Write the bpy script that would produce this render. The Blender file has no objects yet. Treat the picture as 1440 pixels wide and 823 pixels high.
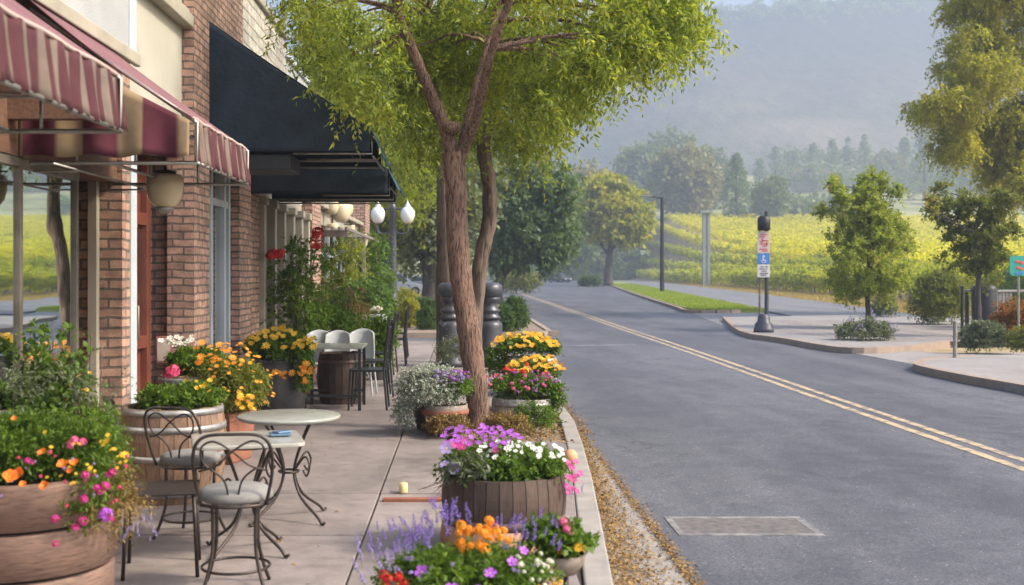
HC=(.47,.545,.68,1); HAZE=.0013; SUN=2.6; EXPO=1.35
import bpy, math, random
import numpy as np
from mathutils import Vector, Matrix
rnd = random.Random(11)
nr = np.random.RandomState(5)
R = math.radians
PI = math.pi
scene = bpy.context.scene
col = scene.collection

# ---- photograph geometry: a point given by its picture position and its distance ----
def at(px, py, d):
    return Vector(((px-650)/1600*d, d, 1.6-(py-385)/1600*d))
def gp(px, py, z=0.0):
    d = (1.6-z)*1600/(py-385)
    return ((px-650)/1600*d, d)

# ---------------------------------------------------------------- materials
MATS = {}
def new_mat(name):
    m = bpy.data.materials.new(name); m.use_nodes = True
    nt = m.node_tree; nt.nodes.clear()
    out = nt.nodes.new('ShaderNodeOutputMaterial')
    b = nt.nodes.new('ShaderNodeBsdfPrincipled')
    nt.links.new(b.outputs[0], out.inputs[0])
    MATS[name] = m
    return m, nt, b, out
def nd(nt, t, **kw):
    n = nt.nodes.new('ShaderNode'+t)
    for k, v in kw.items():
        if k in n.inputs: n.inputs[k].default_value = v
        else: setattr(n, k, v)
    return n
def c4(c): return (c[0], c[1], c[2], 1)
def mixc(nt, fac, a, b, mode='MIX'):
    n = nt.nodes.new('ShaderNodeMix'); n.data_type = 'RGBA'; n.blend_type = mode
    for sock, v in ((n.inputs[0], fac), (n.inputs[6], a), (n.inputs[7], b)):
        if hasattr(v, 'links') or hasattr(v, 'is_linked'): nt.links.new(v, sock)
        else: sock.default_value = v if not isinstance(v, tuple) else (c4(v) if len(v) == 3 else v)
    return n.outputs[2]
def ramp(nt, fac, stops):
    n = nt.nodes.new('ShaderNodeValToRGB'); nt.links.new(fac, n.inputs[0])
    e = n.color_ramp.elements
    while len(e) > 1: e.remove(e[-1])
    e[0].position = stops[0][0]; e[0].color = c4(stops[0][1]) if isinstance(stops[0][1], tuple) else (stops[0][1],)*3+(1,)
    for p, c in stops[1:]:
        x = e.new(p); x.color = c4(c) if isinstance(c, tuple) else (c, c, c, 1)
    return n.outputs[0]
def noise(nt, scale, detail=4, vec=None, rough=.55, dist=0):
    n = nd(nt, 'TexNoise', Scale=scale, Detail=detail, Roughness=rough, Distortion=dist)
    if vec is not None: nt.links.new(vec, n.inputs['Vector'])
    return n.outputs[0]
def pos(nt): return nd(nt, 'NewGeometry').outputs['Position']
def objc(nt): return nd(nt, 'TexCoord').outputs['Object']
def scaled(nt, vec, s):
    m = nd(nt, 'Mapping'); nt.links.new(vec, m.inputs[0]); m.inputs['Scale'].default_value = s
    return m.outputs[0]
def bump(nt, b, h, strength=.3, dist=.01):
    n = nd(nt, 'Bump', Strength=strength, Distance=dist)
    nt.links.new(h, n.inputs['Height']); nt.links.new(n.outputs[0], b.inputs['Normal'])
    return n
def isl(nt): return nd(nt, 'NewGeometry').outputs['Random Per Island']

def m_plain(name, c1, c2=None, rough=.6, scale=6, metal=0, bmp=.15, bscale=60, world=False, bdist=.004):
    m, nt, b, o = new_mat(name)
    v = pos(nt) if world else objc(nt)
    c2 = c2 or tuple(x*.75 for x in c1)
    f = ramp(nt, noise(nt, scale, 5, v), [(.35, 0.0), (.65, 1.0)])
    nt.links.new(mixc(nt, f, c1, c2), b.inputs['Base Color'])
    b.inputs['Roughness'].default_value = rough; b.inputs['Metallic'].default_value = metal
    if bmp: bump(nt, b, noise(nt, bscale, 3, v), bmp, bdist)
    return m
def m_leaf(name, cols, trans=.35, nscale=1.2, rough=.55, dark=None):
    """cols: colours from dark to pale, one picked per leaf, shifted per clump."""
    m, nt, b, o = new_mat(name)
    n = noise(nt, nscale, 2, objc(nt))
    mm = nd(nt, 'Math', operation='MULTIPLY_ADD'); nt.links.new(n, mm.inputs[0]); mm.inputs[1].default_value = 1.3
    mm.inputs[2].default_value = -.35
    ad = nd(nt, 'Math', operation='MULTIPLY_ADD'); nt.links.new(isl(nt), ad.inputs[0]); ad.inputs[1].default_value = .55
    s = nd(nt, 'Math', operation='MULTIPLY'); nt.links.new(mm.outputs[0], s.inputs[0]); s.inputs[1].default_value = .6
    nt.links.new(s.outputs[0], ad.inputs[2])
    k = len(cols)
    c = ramp(nt, ad.outputs[0], [(.05+.9*i/max(1, k-1), cols[i]) for i in range(k)])
    nt.links.new(c, b.inputs['Base Color']); b.inputs['Roughness'].default_value = rough
    b.inputs['Specular IOR Level'].default_value = .3
    if trans:
        t = nd(nt, 'BsdfTranslucent')
        tc = mixc(nt, 1.0, c, (1.5, 1.5, .65), 'MULTIPLY')
        nt.links.new(tc, t.inputs[0])
        mx = nd(nt, 'MixShader'); mx.inputs[0].default_value = trans
        nt.links.new(b.outputs[0], mx.inputs[1]); nt.links.new(t.outputs[0], mx.inputs[2])
        nt.links.new(mx.outputs[0], o.inputs[0])
    return m
def wall_uv(nt):
    """(y or x, z) of the wall, picked by which way the face looks."""
    g = nd(nt, 'NewGeometry'); sp = nd(nt, 'SeparateXYZ'); nt.links.new(g.outputs['Position'], sp.inputs[0])
    sn = nd(nt, 'SeparateXYZ'); nt.links.new(g.outputs['True Normal'], sn.inputs[0])
    ab = nd(nt, 'Math', operation='ABSOLUTE'); nt.links.new(sn.outputs[0], ab.inputs[0])
    gt = nd(nt, 'Math', operation='GREATER_THAN'); nt.links.new(ab.outputs[0], gt.inputs[0]); gt.inputs[1].default_value = .6
    mx = nd(nt, 'Mix'); mx.data_type = 'FLOAT'
    nt.links.new(gt.outputs[0], mx.inputs[0]); nt.links.new(sp.outputs[0], mx.inputs[2]); nt.links.new(sp.outputs[1], mx.inputs[3])
    cb = nd(nt, 'CombineXYZ'); nt.links.new(mx.outputs[0], cb.inputs[0]); nt.links.new(sp.outputs[2], cb.inputs[1])
    return cb.outputs[0]
def m_brick(name, c1, c2, mortar, w=.215, h=.075, msize=.012, bmp=.8):
    m, nt, b, o = new_mat(name)
    uv = wall_uv(nt)
    # slightly wandering courses
    dv = nd(nt, 'TexNoise', Scale=5.0, Detail=2.0); nt.links.new(pos(nt), dv.inputs['Vector'])
    off = nd(nt, 'VectorMath', operation='SCALE'); nt.links.new(dv.outputs['Color'], off.inputs[0]); off.inputs['Scale'].default_value = .036
    ad = nd(nt, 'VectorMath', operation='ADD'); nt.links.new(uv, ad.inputs[0]); nt.links.new(off.outputs[0], ad.inputs[1])
    br = nd(nt, 'TexBrick', Scale=1.0)
    nt.links.new(ad.outputs[0], br.inputs['Vector'])
    br.inputs['Color1'].default_value = c4(c1); br.inputs['Color2'].default_value = c4(c2); br.inputs['Mortar'].default_value = c4(mortar)
    br.inputs['Mortar Size'].default_value = msize; br.inputs['Mortar Smooth'].default_value = .25
    br.inputs['Brick Width'].default_value = w; br.inputs['Row Height'].default_value = h; br.inputs['Bias'].default_value = -.1
    n1 = noise(nt, 9, 5, pos(nt)); n2 = noise(nt, 60, 4, pos(nt))
    cc = mixc(nt, 1.0, br.outputs[0], ramp(nt, n1, [(.3, .62), (.7, 1.3)]), 'MULTIPLY')
    cc = mixc(nt, 1.0, cc, ramp(nt, n2, [(.3, .8), (.7, 1.15)]), 'MULTIPLY')
    nt.links.new(cc, b.inputs['Base Color']); b.inputs['Roughness'].default_value = .85
    hgt = nd(nt, 'Math', operation='MULTIPLY_ADD'); nt.links.new(n2, hgt.inputs[0]); hgt.inputs[1].default_value = .35
    iv = nd(nt, 'Math', operation='SUBTRACT'); iv.inputs[0].default_value = 1; nt.links.new(br.outputs['Fac'], iv.inputs[1])
    nt.links.new(iv.outputs[0], hgt.inputs[2])
    bump(nt, b, hgt.outputs[0], bmp, .012)
    return m
def m_wood(name, cols, rough=.7, grain=(14, 14, 1.2), bmp=.4):
    m, nt, b, o = new_mat(name)
    v = objc(nt)
    r = isl(nt)
    sh = nd(nt, 'VectorMath', operation='ADD'); nt.links.new(v, sh.inputs[0])
    cbn = nd(nt, 'CombineXYZ'); 
    ml = nd(nt, 'Math', operation='MULTIPLY'); nt.links.new(r, ml.inputs[0]); ml.inputs[1].default_value = 37
    nt.links.new(ml.outputs[0], cbn.inputs[2]); nt.links.new(cbn.outputs[0], sh.inputs[1])
    g = noise(nt, 6, 6, scaled(nt, sh.outputs[0], grain), .65, .3)
    big = noise(nt, 2.2, 3, sh.outputs[0])
    base = ramp(nt, r, [(i/(len(cols)-1), cols[i]) for i in range(len(cols))])
    c = mixc(nt, 1.0, base, ramp(nt, g, [(.28, .42), (.5, .95), (.75, 1.25)]), 'MULTIPLY')
    c = mixc(nt, 1.0, c, ramp(nt, big, [(.3, .7), (.7, 1.15)]), 'MULTIPLY')
    nt.links.new(c, b.inputs['Base Color']); b.inputs['Roughness'].default_value = rough
    bump(nt, b, g, bmp, .006)
    return m

# ---------------------------------------------------------------- mesh building
class MB:
    def __init__(self): self.v = []; self.f = []; self.m = []; self.cur = 0
    def add(self, vs, fs):
        o = len(self.v); self.v += [tuple(p) for p in vs]
        self.f += [tuple(i+o for i in f) for f in fs]; self.m += [self.cur]*len(fs); return self
    def box(self, x0, x1, y0, y1, z0, z1):
        return self.add([(x0,y0,z0),(x1,y0,z0),(x1,y1,z0),(x0,y1,z0),(x0,y0,z1),(x1,y0,z1),(x1,y1,z1),(x0,y1,z1)],
            [(0,3,2,1),(4,5,6,7),(0,1,5,4),(1,2,6,5),(2,3,7,6),(3,0,4,7)])
    def obox(self, c, s, rz=0, rx=0):
        M = Matrix.Translation(Vector(c)) @ Matrix.Rotation(rz, 4, 'Z') @ Matrix.Rotation(rx, 4, 'X')
        v = [M @ Vector((sx*s[0]/2, sy*s[1]/2, sz*s[2]/2)) for sz in (-1,1) for sy in (-1,1) for sx in (-1,1)]
        return self.add(v, [(0,2,3,1),(4,5,7,6),(0,1,5,4),(1,3,7,5),(3,2,6,7),(2,0,4,6)])
    def prism(self, poly, z0, z1):
        n = len(poly)
        a = sum(poly[i][0]*poly[(i+1)%n][1]-poly[(i+1)%n][0]*poly[i][1] for i in range(n))
        if a < 0: poly = poly[::-1]
        v = [(p[0], p[1], z0) for p in poly]+[(p[0], p[1], z1) for p in poly]
        return self.add(v, [tuple(range(n-1,-1,-1)), tuple(range(n, 2*n))]+[(i,(i+1)%n,(i+1)%n+n,i+n) for i in range(n)])
    def tube(self, pts, r, n=8, cap=True):
        pts = [Vector(p) for p in pts]; k = len(pts)
        rs = list(r) if hasattr(r, '__len__') else [r]*k
        T = [(pts[min(i+1,k-1)]-pts[max(i-1,0)]).normalized() for i in range(k)]
        a = Vector((0,0,1)) if abs(T[0].z) < .9 else Vector((1,0,0))
        N = T[0].cross(a).normalized(); vs = []
        for i in range(k):
            N = (N-T[i]*N.dot(T[i]))
            if N.length < 1e-6: N = T[i].orthogonal()
            N.normalize(); B = T[i].cross(N)
            for j in range(n):
                t = 2*PI*j/n; vs.append(pts[i]+(N*math.cos(t)+B*math.sin(t))*rs[i])
        fs = [(i*n+j, i*n+(j+1)%n, (i+1)*n+(j+1)%n, (i+1)*n+j) for i in range(k-1) for j in range(n)]
        if cap: fs += [tuple(range(n-1,-1,-1)), tuple(range((k-1)*n, k*n))]
        return self.add(vs, fs)
    def lathe(self, prof, c=(0,0,0), n=24, a0=0, a1=None, cap=True):
        full = a1 is None; a1 = a1 if a1 is not None else 2*PI; k = len(prof); m = n if full else n+1
        vs = [(c[0]+r*math.cos(a0+(a1-a0)*j/n), c[1]+r*math.sin(a0+(a1-a0)*j/n), c[2]+z) for (r, z) in prof for j in range(m)]
        fs = [(i*m+j, i*m+(j+1)%m, (i+1)*m+(j+1)%m, (i+1)*m+j) for i in range(k-1) for j in range(m if full else n)]
        if cap and full: fs += [tuple(range(m-1,-1,-1)), tuple(range((k-1)*m, k*m))]
        return self.add(vs, fs)
    def grid(self, fn, nu, nv):
        vs = [fn(i/nu, j/nv) for i in range(nu+1) for j in range(nv+1)]
        return self.add(vs, [(i*(nv+1)+j, (i+1)*(nv+1)+j, (i+1)*(nv+1)+j+1, i*(nv+1)+j+1) for i in range(nu) for j in range(nv)])
    def ball(self, c, r, n=12, k=8, jit=0):
        s = r if hasattr(r, '__len__') else (r, r, r)
        vs = [(c[0], c[1], c[2]-s[2])]
        for i in range(1, k):
            for j in range(n):
                a, b = PI*i/k, 2*PI*j/n; q = 1+rnd.uniform(-jit, jit)
                vs.append((c[0]+s[0]*math.sin(a)*math.cos(b)*q, c[1]+s[1]*math.sin(a)*math.sin(b)*q, c[2]-s[2]*math.cos(a)*q))
        vs.append((c[0], c[1], c[2]+s[2])); L = len(vs)-1
        fs = [(0, 1+(j+1)%n, 1+j) for j in range(n)]
        fs += [(1+i*n+j, 1+i*n+(j+1)%n, 1+(i+1)*n+(j+1)%n, 1+(i+1)*n+j) for i in range(k-2) for j in range(n)]
        fs += [(L, 1+(k-2)*n+j, 1+(k-2)*n+(j+1)%n) for j in range(n)]
        return self.add(vs, fs)
    def mesh(self, name, mats, off=(0,0,0), smooth=False):
        me = bpy.data.meshes.new(name)
        me.from_pydata([(x-off[0], y-off[1], z-off[2]) for x, y, z in self.v], [], self.f)
        for mt in (mats if isinstance(mats, (list, tuple)) else [mats]): me.materials.append(MATS[mt] if isinstance(mt, str) else mt)
        if self.cur or any(self.m): me.polygons.foreach_set('material_index', self.m)
        if smooth: me.shade_smooth()
        me.update(); return me

def tagit(o, label=None, cat=None, group=None, kind=None):
    for k, v in (('label', label), ('category', cat), ('group', group), ('kind', kind)):
        if v: o[k] = v
    return o
ORG = {}
def thing(name, loc, label, cat, group=None):
    o = bpy.data.objects.new(name, None); col.objects.link(o); o.location = loc; o.empty_display_size = .2
    ORG[o.name] = Vector(loc)
    return tagit(o, label, cat, group)
def org(p):
    if p is None: return Vector((0,0,0))
    return ORG.get(p.name, Vector((0,0,0)))
def link(name, me, parent=None, loc=None):
    o = bpy.data.objects.new(name, me); col.objects.link(o)
    if parent is not None: o.parent = parent; ORG[o.name] = org(parent)
    if loc is not None: o.location = loc
    return o
def part(name, mb, mat, parent, smooth=False, bevel=0, label=None, kind=None):
    """mb in world coordinates; becomes a mesh under its thing."""
    o = link(name, mb.mesh(name, mat, org(parent), smooth), parent)
    if bevel:
        b = o.modifiers.new('b', 'BEVEL'); b.width = bevel; b.segments = 2; b.limit_method = 'ANGLE'
    return tagit(o, label, None, None, kind)
def solo(name, mb, mat, label=None, cat=None, group=None, kind=None, smooth=False, bevel=0, loc=(0,0,0)):
    """a thing that is one mesh; mb in world coordinates, origin at loc."""
    o = link(name, mb.mesh(name, mat, loc, smooth)); o.location = loc
    if bevel:
        b = o.modifiers.new('b', 'BEVEL'); b.width = bevel; b.segments = 2; b.limit_method = 'ANGLE'
    return tagit(o, label, cat, group, kind)
def np_mesh(name, V, F, mats, off=(0,0,0)):
    V = np.asarray(V, dtype=np.float32)-np.array(off, dtype=np.float32); F = np.asarray(F, dtype=np.int32)
    me = bpy.data.meshes.new(name); n, k = F.shape
    me.vertices.add(len(V)); me.vertices.foreach_set('co', V.ravel())
    me.loops.add(n*k); me.loops.foreach_set('vertex_index', F.ravel())
    me.polygons.add(n); me.polygons.foreach_set('loop_start', np.arange(0, n*k, k, dtype=np.int32))
    try: me.polygons.foreach_set('loop_total', np.full(n, k, dtype=np.int32))
    except Exception: pass
    for mt in (mats if isinstance(mats, (list, tuple)) else [mats]): me.materials.append(MATS[mt])
    me.update(calc_edges=True); me.validate(); return me
def np_part(name, VF, mat, parent, label=None, kind=None):
    o = link(name, np_mesh(name, VF[0], VF[1], mat, org(parent)), parent); return tagit(o, label, None, None, kind)
def np_solo(name, VF, mat, label=None, cat=None, group=None, kind=None, loc=(0,0,0)):
    o = link(name, np_mesh(name, VF[0], VF[1], mat, loc)); o.location = loc; return tagit(o, label, cat, group, kind)
def copy_tree(o, parent=None):
    c = o.copy(); col.objects.link(c)
    if parent is not None: c.parent = parent; c.matrix_parent_inverse = o.matrix_parent_inverse.copy()
    for ch in o.children: copy_tree(ch, c)
    return c
def smooth_path(pts, m=6):
    P = [Vector(p) for p in pts]; P = [P[0]*2-P[1]]+P+[P[-1]*2-P[-2]]; out = []
    for i in range(1, len(P)-2):
        for j in range(m):
            t = j/m; a, b, c, d = P[i-1], P[i], P[i+1], P[i+2]
            out.append(.5*((2*b)+(c-a)*t+(2*a-5*b+4*c-d)*t*t+(3*b-a-3*c+d)*t**3))
    out.append(P[-2]); return out

# ---------------------------------------------------------------- leaves
def unit(a): return a/np.maximum(np.linalg.norm(a, axis=-1, keepdims=True), 1e-9)
def leaf_quads(P, D, N, L, Wd):
    D = unit(D); S = unit(np.cross(D, N)); U = np.cross(S, D)
    L = np.asarray(L).reshape(-1, 1); Wd = np.asarray(Wd).reshape(-1, 1)
    a = P; b = P+D*L*.45+S*Wd*.5+U*L*.06; c = P+D*L-U*L*.05; d = P+D*L*.45-S*Wd*.5+U*L*.06
    V = np.stack([a, b, c, d], 1).reshape(-1, 3)
    return V, np.arange(len(V)).reshape(-1, 4)
def merge(*VFs):
    V = []; F = []; o = 0
    for v, f in VFs: V.append(v); F.append(f+o); o += len(v)
    return np.concatenate(V), np.concatenate(F)
def sprays(C, Rr, ns=12, nl=10, leaf=.07, wid=.025, up=.2, droop=.5, spread=1.0, jit=.3, st=.15):
    """from every clump centre C ns twigs of nl leaves radiate."""
    C = np.asarray(C, float); k = len(C); Rr = np.broadcast_to(np.asarray(Rr, float), (k,))
    n = k*ns
    O = np.repeat(C, ns, 0); RR = np.repeat(Rr, ns)
    U = nr.normal(size=(n, 3)); U[:, 2] = U[:, 2]*spread+up; U = unit(U)
    Ln = RR*nr.uniform(.55, 1.1, n)
    t = (np.arange(nl)+.5)/nl*(1-st)+st
    T = np.repeat(t[None], n, 0)+nr.uniform(-.5, .5, (n, nl))*.7/nl
    P = O[:, None]+U[:, None]*(Ln[:, None]*T)[..., None]
    P[..., 2] -= droop*Ln[:, None]*T**2
    Tn = np.repeat(U[:, None], nl, 1).copy(); Tn[..., 2] -= 2*droop*T; Tn = unit(Tn)
    side = unit(np.cross(Tn, nr.normal(size=(n, nl, 3))))
    D = unit(Tn*.6+side*.9+nr.normal(size=side.shape)*jit*.5); D[..., 2] -= droop*.3
    Nn = nr.normal(size=D.shape)*.6; Nn[..., 2] += 1
    P = P.reshape(-1, 3); D = D.reshape(-1, 3); Nn = Nn.reshape(-1, 3)
    sc = nr.uniform(.65, 1.25, len(P))
    return leaf_quads(P, D, Nn, leaf*sc, wid*sc)
def ell_pts(c, r, n, shell=.45, zmin=-1):
    out = []
    while len(out) < n:
        p = nr.uniform(-1, 1, 3); q = np.linalg.norm(p)
        if q < 1 and q > nr.uniform(0, 1)*shell*1.6 and p[2] > zmin: out.append(np.array(c)+p*np.array(r))
    return np.array(out)
def grass_blades(P, h, w):
    n = len(P); a = nr.uniform(0, 2*PI, n); S = np.stack([np.cos(a), np.sin(a), a*0], 1)
    D = nr.normal(size=(n, 3))*.35; D[:, 2] = 1
    h = h*nr.uniform(.5, 1.3, n)
    V = np.stack([P-S*w/2, P+S*w/2, P+unit(D)*h[:, None]], 1).reshape(-1, 3)
    return V, np.arange(len(V)).reshape(-1, 3)
# ================================================================ materials
m_brick('brick_red', (.47,.29,.21), (.29,.175,.13), (.15,.115,.095), msize=.011)
m_brick('brick_pale', (.50,.40,.33), (.40,.31,.25), (.22,.2,.18), w=.4, h=.1, msize=.01)
m_brick('clapboard', (.50,.47,.40), (.43,.40,.34), (.26,.24,.2), w=3.0, h=.14, msize=.012)
m_brick('pavers', (.30,.27,.25), (.24,.21,.2), (.14,.13,.12), w=.3, h=.15, msize=.01)
m_plain('stucco_white', (.40,.41,.41), (.33,.34,.345), .9, 1.5, bmp=.6, bscale=70, world=True, bdist=.01)
m_plain('stucco_cream', (.44,.42,.35), (.37,.35,.29), .9, 1.2, bmp=.4, bscale=60, world=True)
m_plain('trim_white', (.48,.52,.55), (.40,.44,.47), .6, 3, bmp=.15)
m_plain('trim_cream', (.40,.36,.29), (.31,.28,.22), .6, 3, bmp=.15)
m_plain('roof_slate', (.16,.17,.2), (.12,.12,.14), .8)
m_plain('door_paint', (.20,.065,.04), (.15,.045,.03), .38, 4, bmp=.1)
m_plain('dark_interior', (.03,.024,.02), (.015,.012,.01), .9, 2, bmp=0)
m_plain('galvanised', (.34,.33,.30), (.24,.22,.19), .45, 8, metal=.7)
m_plain('bronze_frame', (.22,.19,.15), (.14,.12,.1), .45, 5, metal=.5)
m_plain('iron', (.045,.040,.038), (.075,.055,.045), .42, 25, metal=.6, bmp=.3, bscale=120)
m_plain('cast_iron', (.085,.088,.10), (.06,.062,.072), .38, 12, metal=.3, bmp=.35, bscale=60)
m_plain('black_metal', (.02,.02,.023), (.03,.03,.033), .45, 12, metal=.3)
m_plain('stone_top', (.36,.36,.32), (.29,.30,.265), .22, 9, bmp=.08)
m_plain('marble_top', (.43,.415,.365), (.35,.34,.30), .16, 6, bmp=.05)
m_plain('cushion', (.25,.24,.225), (.19,.185,.175), .95, 14, bmp=.6, bscale=260)
m_plain('white_plastic', (.50,.52,.53), (.43,.45,.46), .4, 5, bmp=.05)
m_plain('navy_canvas', (.010,.021,.036), (.014,.028,.046), .85, 5, bmp=.4, bscale=18, bdist=.02)
m_plain('navy_canvas_lit', (.045,.11,.17), (.055,.13,.19), .8, 5, bmp=.3, bscale=18)  # paler copy of the navy canvas, side light put into the valance colour
m_plain('soil', (.05,.035,.025), (.03,.02,.015), .95, 30, bmp=1, bscale=90, bdist=.01)
m_plain('dark_pot', (.045,.042,.043), (.075,.068,.065), .35, 9, bmp=.25, bscale=30)
m_plain('terracotta', (.30,.12,.07), (.22,.085,.05), .8, 12, bmp=.3)
m_plain('clay_grey', (.28,.23,.19), (.2,.16,.13), .8, 8, bmp=.3)
m_plain('steel_hoop', (.36,.36,.36), (.26,.24,.22), .5, 20, metal=.55, bmp=.3, bscale=80)
m_plain('rust_hoop', (.12,.10,.09), (.18,.11,.08), .6, 20, metal=.4, bmp=.4)
m_plain('bark', (.21,.125,.085), (.12,.075,.055), .9, 5, bmp=0)
m_plain('kerb_concrete', (.34,.31,.28), (.25,.235,.22), .85, 4, bmp=.5, bscale=90, world=True)
m_plain('kerb_tan', (.36,.27,.2), (.28,.22,.18), .85, 4, bmp=.5, bscale=90, world=True)
m_plain('cover_worn', (.165,.145,.135), (.085,.082,.085), .8, 14, bmp=.5, bscale=60)
m_plain('cover_rim', (.26,.25,.24), (.11,.108,.115), .8, 9, bmp=.5, bscale=60)
m_plain('mulch', (.30,.23,.17), (.20,.15,.11), .95, 8, bmp=.9, bscale=50, world=True, bdist=.02)
m_plain('wax', (.75,.62,.3), (.7,.55,.25), .5, 5, bmp=0)
m_plain('peach_clay', (.62,.34,.18), (.55,.28,.14), .6, 8, bmp=.1)
m_plain('car_paint_white', (.62,.63,.65), (.58,.6,.62), .25, 2, bmp=0)
m_plain('car_paint_silver', (.30,.33,.37), (.27,.3,.34), .25, 2, metal=.4, bmp=0)
m_plain('car_paint_blue', (.13,.22,.34), (.11,.2,.3), .25, 2, metal=.2, bmp=0)
m_plain('car_paint_dark', (.03,.032,.037), (.025,.028,.03), .3, 2, bmp=0)
m_plain('car_glass', (.015,.02,.025), (.02,.025,.03), .08, 2, bmp=0)
m_plain('tyre', (.02,.02,.02), (.03,.03,.03), .8, 8, bmp=0)
m_plain('light_red', (.35,.02,.015), (.3,.02,.01), .3, 8, bmp=0)
m_plain('sign_white', (.70,.66,.64), (.62,.58,.57), .5, 6, bmp=0)
m_plain('sign_pink', (.62,.50,.46), (.55,.44,.41), .5, 6, bmp=0)
m_plain('sign_red', (.60,.10,.07), (.5,.09,.06), .5, 6, bmp=0)
m_plain('sign_blue', (.05,.22,.55), (.05,.2,.5), .5, 6, bmp=0)
m_plain('sign_green', (.03,.36,.27), (.03,.3,.24), .5, 6, bmp=0)
m_plain('sign_ink', (.06,.06,.07), (.08,.08,.08), .5, 6, bmp=0)
m_plain('frosted_glass', (.80,.80,.77), (.74,.74,.7), .2, 5, bmp=0)
m_plain('cream_glass', (.66,.56,.38), (.60,.50,.33), .18, 5, bmp=0)
m_plain('concrete_post', (.36,.38,.33), (.26,.28,.25), .85, 3, bmp=.4)
m_plain('vine_bark', (.10,.075,.055), (.07,.05,.04), .9, 8, bmp=.3)
m_plain('weathered_post', (.22,.19,.16), (.15,.13,.11), .9, 8, bmp=.3)
m_plain('chalk_red', (.17,.045,.035), (.13,.035,.03), .6, 8, bmp=0)
m_wood('stave_brown', [(.20,.115,.07), (.30,.19,.12), (.24,.15,.10), (.34,.23,.15)])
m_wood('stave_dark', [(.055,.036,.027), (.10,.062,.045), (.07,.047,.035), (.12,.08,.06)])
m_wood('stave_white', [(.36,.33,.29), (.46,.43,.38), (.30,.27,.23)])
m_wood('stave_copper', [(.42,.22,.12), (.50,.28,.16), (.38,.2,.11)])
m_wood('planter_wood', [(.18,.11,.085), (.22,.135,.10), (.16,.10,.078)], grain=(2, 2, 18))
m_wood('beam_wood', [(.12,.06,.035), (.17,.085,.05)], grain=(10, 1.5, 10))
# bark: long vertical furrows
def bark(name, c1, c2, s=22):
    m, nt, b, o = new_mat(name)
    v = objc(nt)
    g = noise(nt, 1.0, 5, scaled(nt, v, (s, s, s*.12)), .62, .8)
    g2 = noise(nt, 3, 4, v)
    c = mixc(nt, ramp(nt, g, [(.40, 0.), (.53, 1.)]), c2, c1)
    c = mixc(nt, 1.0, c, ramp(nt, g2, [(.3, .7), (.7, 1.25)]), 'MULTIPLY')
    nt.links.new(c, b.inputs['Base Color']); b.inputs['Roughness'].default_value = .9
    bump(nt, b, g, 1.0, .05)
bark('bark_brown', (.34,.205,.145), (.075,.045,.032), 64)
bark('bark_grey', (.21,.15,.115), (.065,.048,.04), 20)
bark('bark_far', (.10,.085,.075), (.05,.042,.038), 8)
# pole wood
bark('pole_wood', (.17,.13,.10), (.10,.075,.06), 26)
# leaves
m_leaf('leaf_elm', [(.075,.115,.03), (.17,.225,.045), (.28,.335,.06), (.41,.43,.075), (.60,.52,.10)], .5, 1.3)
m_leaf('leaf_elm_deep', [(.10,.145,.03), (.19,.235,.045), (.28,.31,.055), (.36,.38,.065)], .5, 1.2)
m_leaf('leaf_backlit', [(.15,.2,.02), (.24,.3,.028), (.34,.38,.035), (.46,.46,.045)], .5, .9)
m_leaf('leaf_conifer', [(.07,.12,.06), (.11,.17,.075), (.16,.23,.09), (.22,.29,.10)], .3, .5)
m_leaf('leaf_grey_green', [(.12,.15,.08), (.18,.22,.10), (.26,.29,.13)], .3, .5)
m_leaf('leaf_yellow_tree', [(.16,.2,.02), (.30,.32,.03), (.45,.42,.04), (.55,.48,.05)], .35, .3)
m_leaf('leaf_far', [(.13,.18,.08), (.19,.25,.10), (.27,.31,.12)], .25, .08)
m_leaf('leaf_far_rust', [(.19,.21,.08), (.29,.27,.10), (.38,.33,.12)], .25, .08)
m_leaf('leaf_far_green', [(.12,.20,.06), (.18,.27,.07), (.26,.35,.09)], .25, .08)
m_leaf('leaf_vine', [(.28,.31,.015), (.52,.51,.018), (.70,.64,.025), (.82,.73,.04)], .48, .12)
m_leaf('leaf_vine_green', [(.15,.22,.02), (.34,.38,.022), (.52,.51,.025), (.66,.60,.03)], .4, .15)
m_leaf('leaf_street', [(.10,.14,.03), (.19,.25,.04), (.28,.34,.055), (.38,.38,.07), (.48,.30,.08)], .45, 1.0)
m_leaf('leaf_street_dark', [(.07,.10,.03), (.13,.17,.04), (.20,.235,.055), (.28,.24,.06), (.38,.19,.07)], .4, .9)
m_leaf('leaf_golden', [(.17,.19,.03), (.28,.28,.04), (.39,.37,.06), (.5,.44,.07)], .5, .5)
m_leaf('leaf_plant', [(.05,.10,.015), (.09,.16,.02), (.14,.23,.03), (.21,.29,.04)], .4, 5)
m_leaf('leaf_fresh', [(.06,.12,.015), (.11,.19,.025), (.17,.26,.035)], .4, 5)
m_leaf('leaf_dark_plant', [(.06,.12,.035), (.11,.19,.05), (.17,.26,.07)], .4, 3)
m_leaf('leaf_olive', [(.12,.15,.03), (.2,.225,.045), (.29,.30,.06)], .35, 2)
m_leaf('leaf_sage', [(.10,.13,.07), (.15,.18,.10), (.21,.24,.15)], .2, 2)
m_leaf('leaf_silver', [(.20,.24,.18), (.32,.36,.30), (.48,.50,.46), (.62,.62,.6)], .2, 4)
m_leaf('leaf_dry', [(.13,.085,.04), (.22,.15,.06), (.30,.2,.07), (.16,.17,.05)], .25, 4)
m_leaf('leaf_rust', [(.10,.10,.02), (.25,.12,.025), (.38,.13,.03), (.12,.13,.025)], .3, 2)
m_leaf('leaf_hedge', [(.05,.10,.025), (.09,.155,.035), (.14,.22,.05)], .35, 1.5)
m_leaf('grass_green', [(.16,.23,.03), (.26,.33,.045), (.36,.40,.06)], .3, .3)
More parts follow.
